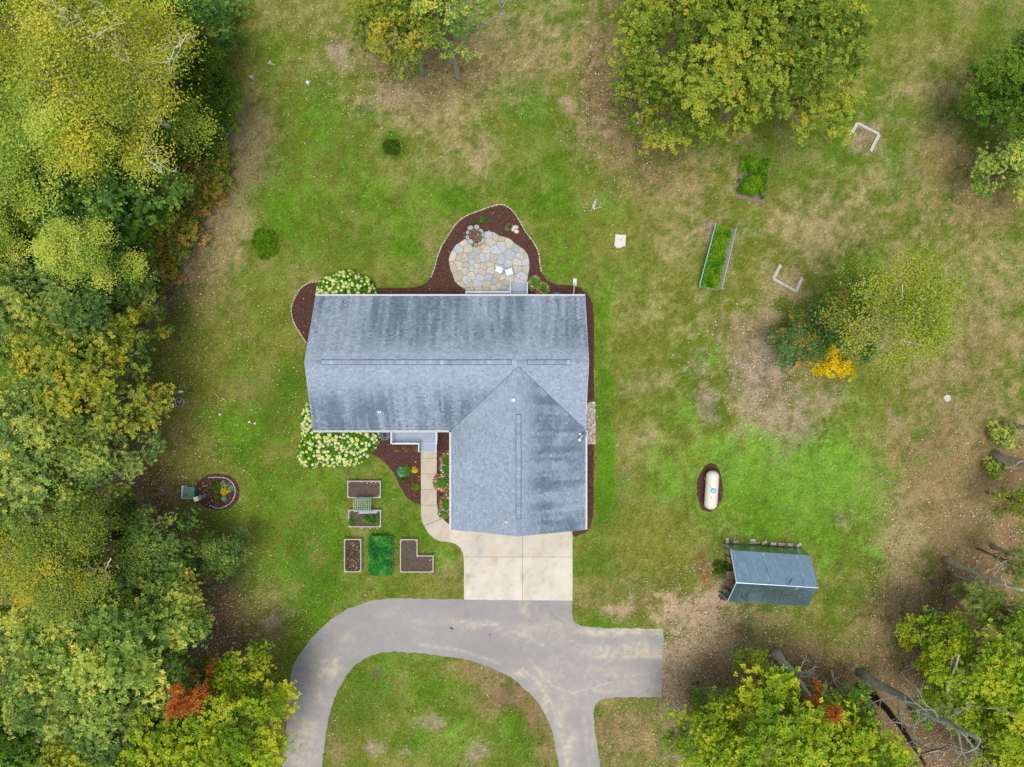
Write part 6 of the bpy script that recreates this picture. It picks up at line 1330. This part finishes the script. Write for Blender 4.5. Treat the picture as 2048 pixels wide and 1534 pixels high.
# concrete blocks holding the tarp down
for i, (a, b, rz, lb) in enumerate(((454.5 + 1000, 1081.5, 1.5, 'grey concrete block at the west end of the tarp hem'), (1472, 1083.5, .1, 'tan block half buried beside the first grey block'), (1506, 1080.8, .02, 'pale block set apart from the tarp hem'), (1510, 1086.3, .05, 'long tan plank piece touching the tarp hem'), (1529.5, 1085, .45, 'tilted tan block in the middle of the tarp hem'), (1547, 1088, -.05, 'white-topped block just past the tilted one'), (1562, 1088.5, -.03, 'tan block second from the wall corner'), (1580.5, 1089.8, -.03, 'tan block third of the straight row'), (1598, 1090.5, .7, 'grey block turned diagonally at the hem corner'), (1571, 1089, .0, 'small brown brick between two tan blocks'))):
    x, y = P(a, b, .18); sz = (.40, .20, .19) if i not in (3, 9) else ((.8, .12, .08) if i == 3 else (.18, .16, .1)); k = R.uniform(.9, 1.1)
    cl = [(.5, .48, .46), (.42, .36, .24), (.55, .51, .43), (.45, .38, .28), (.47, .40, .30), (.58, .54, .47), (.50, .42, .32), (.50, .42, .32), (.52, .51, .50), (.36, .26, .18)][i]
    o = thing('concrete_block', (x, y, 0), lb, 'block', 'blocks weighing down the tarp')
    MB().box((x, y, sz[2] / 2), sz, rz, tuple(k * c for c in cl)).build('block_body', m_block, o)
    if i not in (3, 9):
        for s in (-.1, .1): MB().box((x + s * math.cos(rz), y + s * math.sin(rz), sz[2] + .001), (.11, .10, .006), rz, tuple(.72 * c for c in cl)).build('core_shade', m_block, o)  # darker raised plates stand in for the shaded hollow cores
for i, (pts, lb) in enumerate((([(1453, 1143), (1467, 1143), (1470, 1160), (1454, 1160)], 'upper plywood sheet leaning out of the tarped shed'), ([(1454, 1161), (1469, 1161), (1466, 1180), (1459, 1177), (1453, 1172)], 'lower plywood sheet with a broken corner by the bucket'), ([(1451, 1097), (1460, 1101), (1458, 1112), (1453, 1108)], 'small plywood scrap under the tarp edge'), ([(1453, 1112), (1460, 1114), (1462, 1128), (1456, 1124)], 'narrow plywood strip below the small scrap'))):
    tagp(MB().prism(wpoly(pts, .5), .42 + i * .01, .48 + i * .01, .01).prism(wpoly([((a + 2), b) for a, b in pts], .2), 0, .41).build('plywood_sheet', m_ply, None, False, (*P(*pts[0]), 0)), lb, 'plywood', 'boards stacked in the shed opening')
bk = thing('bucket', P3(1453.5, 1186), 'white plastic bucket at the open corner of the shed', 'bucket'); x, y = P(1453.5, 1186, .4)
vs = []; fs = []
for r_, z in ((.15, 0), (.18, .42), (.16, .42), (.14, .12)):
    for i in range(16): a = i * math.pi / 8; vs.append((x + r_ * math.cos(a), y + r_ * math.sin(a), z))
for j in range(3):
    for i in range(16): fs.append((j * 16 + i, j * 16 + (i + 1) % 16, (j + 1) * 16 + (i + 1) % 16, (j + 1) * 16 + i))
fs += [tuple(range(15, -1, -1)), tuple(range(48, 64))]; MB().add(vs, fs).build('pail', m_plastic, bk)
MB().tube([(x + .19 * math.cos(a), y + .19 * math.sin(a), .41) for a in np.linspace(0, 3.1, 10)], .008, 5).build('handle', m_grey, bk)
t, dm, rg = shrub('red_weed', 'scarlet low weeds straggling on the grass west of the shed', 'weeds', [(1410, 1160, 9, 22, 1), (1405, 1120, 9, 18, .8), (1416, 1140, 8, 16, .7)], .12, 75, 'red', .075, .045, 4, seed=88, inner=.1)
plant(1440, 1135, 16, .5, 'weed', 'green weeds growing before the open shed end', .15, .05, 130)

# hoses
def hose(cx, cy, loops, r, m, label, half):
    t = thing('garden_hose', P3(cx, cy), label, 'hose', 'coiled garden hoses')
    x0, y0 = P(cx, cy); pts = []
    for i in range(int(loops * 24)):
        a = i / 24 * 2 * math.pi; q = r * (1 - .10 * (i // 24) % 1.0) * (1 - .05 * math.sin(i * .37)); pts.append((x0 + q * math.cos(a) + .06 * math.sin(i / 24 * 1.7), y0 + q * .95 * math.sin(a) - .05 * (i // 24 % 4), .05 + .012 * (i // 24)))
    MB().tube(pts, .018, 6).build('coil', m, t, True)
hose(1112, 593, 6, .36, m_hoset, 'coiled teal hose on mulch under the north gutter', True)
hose(770, 868, 6, .42, m_hoseb, 'tangled blue-grey hose beside the front deck', False)

# ------------------------------------------------------------------ chips and fallen leaves
def litter(n, dens, cols, size, z, name, m, keep=None, tilt=.4):
    x = rng.uniform(-38.5, 38.5, n); y = rng.uniform(-29, 29, n); px = x / M1 + 1024; py = 767 - y / M1
    w = np.zeros(n)
    for cx, cy, rx, ry, a in dens: w = np.maximum(w, a * np.exp(-((px - cx) / rx) ** 2 - ((py - cy) / ry) ** 2))
    w = w * (.35 + 1.3 * fbm(px / 30, py / 30, 71, 3)); ok = rng.random(n) < w
    if keep is not None: ok &= keep(x, y)
    x, y = x[ok], y[ok]; k = len(x); a = rng.uniform(0, 6.283, k); L = rng.uniform(*size, k); W_ = L * rng.uniform(.45, .8, k)
    d = np.stack([np.cos(a), np.sin(a), rng.normal(0, tilt, k)], 1); s = np.stack([-np.sin(a), np.cos(a), rng.normal(0, tilt, k)], 1)
    c = np.stack([x, y, np.full(k, z) + rng.uniform(0, .03, k)], 1)
    v = np.stack([c - d * L[:, None] / 2, c + s * W_[:, None] / 2, c + d * L[:, None] / 2, c - s * W_[:, None] / 2], 1).reshape(-1, 3); v[:, 2] = np.maximum(v[:, 2], z * .6)
    cc = np.array(cols)[rng.integers(len(cols), size=k)] * rng.uniform(.7, 1.25, k)[:, None]
    return tagp(link(name, npmesh(name, v, quads(v), np.clip(cc, 0, .8)), m), kind='stuff')
nothouse = lambda x, y: ~inside(HOUSEFOOT, x, y)
pave = [wpoly(DRIVE), wpoly(SLAB), wpoly(WALK)]
offpave = lambda x, y: nothouse(x, y) & ~(np.logical_or.reduce([inside(b, x, y) for b in pave]) & (rng.random(len(x)) > .06))
YL = [(.62, .52, .22), (.66, .58, .42), (.60, .50, .30), (.55, .38, .08), (.45, .24, .08), (.66, .62, .5), (.3, .17, .08)]
litter(150000, [(420, 780, 120, 200, .3), (400, 650, 120, 90, .25), (390, 860, 90, 130, .45), (400, 1000, 120, 80, .3), (520, 760, 120, 260, .18), (480, 300, 130, 330, .14), (600, 120, 170, 140, .2), (820, 130, 170, 130, .75), (960, 100, 200, 130, .3), (1230, 180, 80, 150, .6), (1320, 330, 150, 80, .35), (1000, 350, 900, 420, .03), (1500, 720, 90, 130, .4), (1600, 640, 120, 120, .3), (440, 1180, 120, 120, .5), (560, 1260, 120, 120, .3), (1260, 1450, 60, 90, .5), (850, 1430, 300, 130, .09), (650, 1130, 260, 200, .08), (1950, 350, 100, 120, .4), (1800, 1000, 500, 380, .06), (600, 1400, 60, 160, .2), (430, 985, 40, 40, .8)], YL, (.05, .115), .045, 'fallen_leaves', m_litter, offpave)
TL = [(.50, .38, .24), (.42, .30, .18), (.56, .45, .30), (.34, .22, .13), (.28, .18, .10), (.60, .50, .38), (.2, .12, .07)]
litter(260000, [(1400, 1270, 100, 110, .9), (1350, 1400, 40, 160, .8), (1490, 1270, 110, 60, .5), (1620, 1330, 160, 60, .45), (1800, 1200, 70, 160, .45), (1850, 1330, 120, 160, .5), (1900, 1480, 180, 100, .6), (1950, 1100, 130, 180, .35), (1960, 950, 100, 100, .3), (370, 520, 60, 100, .6), (410, 400, 40, 80, .6), (440, 1250, 60, 90, .9), (80, 1170, 160, 80, .9), (260, 980, 100, 70, .8), (1230, 200, 70, 120, .45), (830, 140, 120, 60, .35), (1530, 740, 80, 110, .35), (200, 700, 160, 100, .35), (150, 1350, 250, 200, .35), (1400, 1480, 110, 80, .6), (1560, 840, 90, 60, .2)], TL, (.07, .15), .04, 'leaf_litter', m_litter, offpave)
bedp = [wpoly(b) for b in (BED_N, BED_S, BED_G, BED_R, BED_P)]
inbed = lambda x, y: np.logical_or.reduce([inside(b, x, y) for b in bedp]) & nothouse(x, y) & ~inside(wpoly(PAT), x, y)
MC = [(.13, .066, .053), (.08, .04, .032), (.165, .086, .068), (.06, .03, .025), (.11, .055, .047), (.28, .19, .13)]
litter(420000, [(1024, 767, 3000, 3000, .9)], MC[:5] * 9 + MC[5:], (.05, .12), .042, 'mulch_chips', m_chip, inbed, .5)

bedz = [wpoly(p, ZB) for p in ([(697.5, 964.5), (758.5, 964.5), (758.5, 993), (697.5, 993)], [(699.5, 1022.5), (759, 1022.5), (759, 1051.5), (699.5, 1051.5)], [(803, 1081.5), (832, 1081.5), (832, 1114), (864, 1114), (864, 1142), (803, 1142)])]
litter(300000, [(760, 1050, 400, 400, .5)], [(.17, .13, .10), (.07, .05, .04), (.12, .09, .07), (.05, .035, .03), (.2, .16, .12), (.34, .27, .18)], (.03, .09), ZB - .085, 'soil_crumbs', m_chip, lambda x, y: np.logical_or.reduce([inside(b, x, y) for b in bedz]), .5)
compz = wpoly([(691, 1081), (719.5, 1081), (719.5, 1141.5), (691, 1141.5)], ZB)
litter(600000, [(705, 1110, 300, 300, .9)], [(.16, .12, .08), (.06, .045, .035), (.28, .21, .13), (.10, .075, .05), (.04, .03, .025), (.36, .28, .16)], (.06, .16), ZB - .08, 'compost_leaves', m_chip, lambda x, y: inside(compz, x, y), .5)
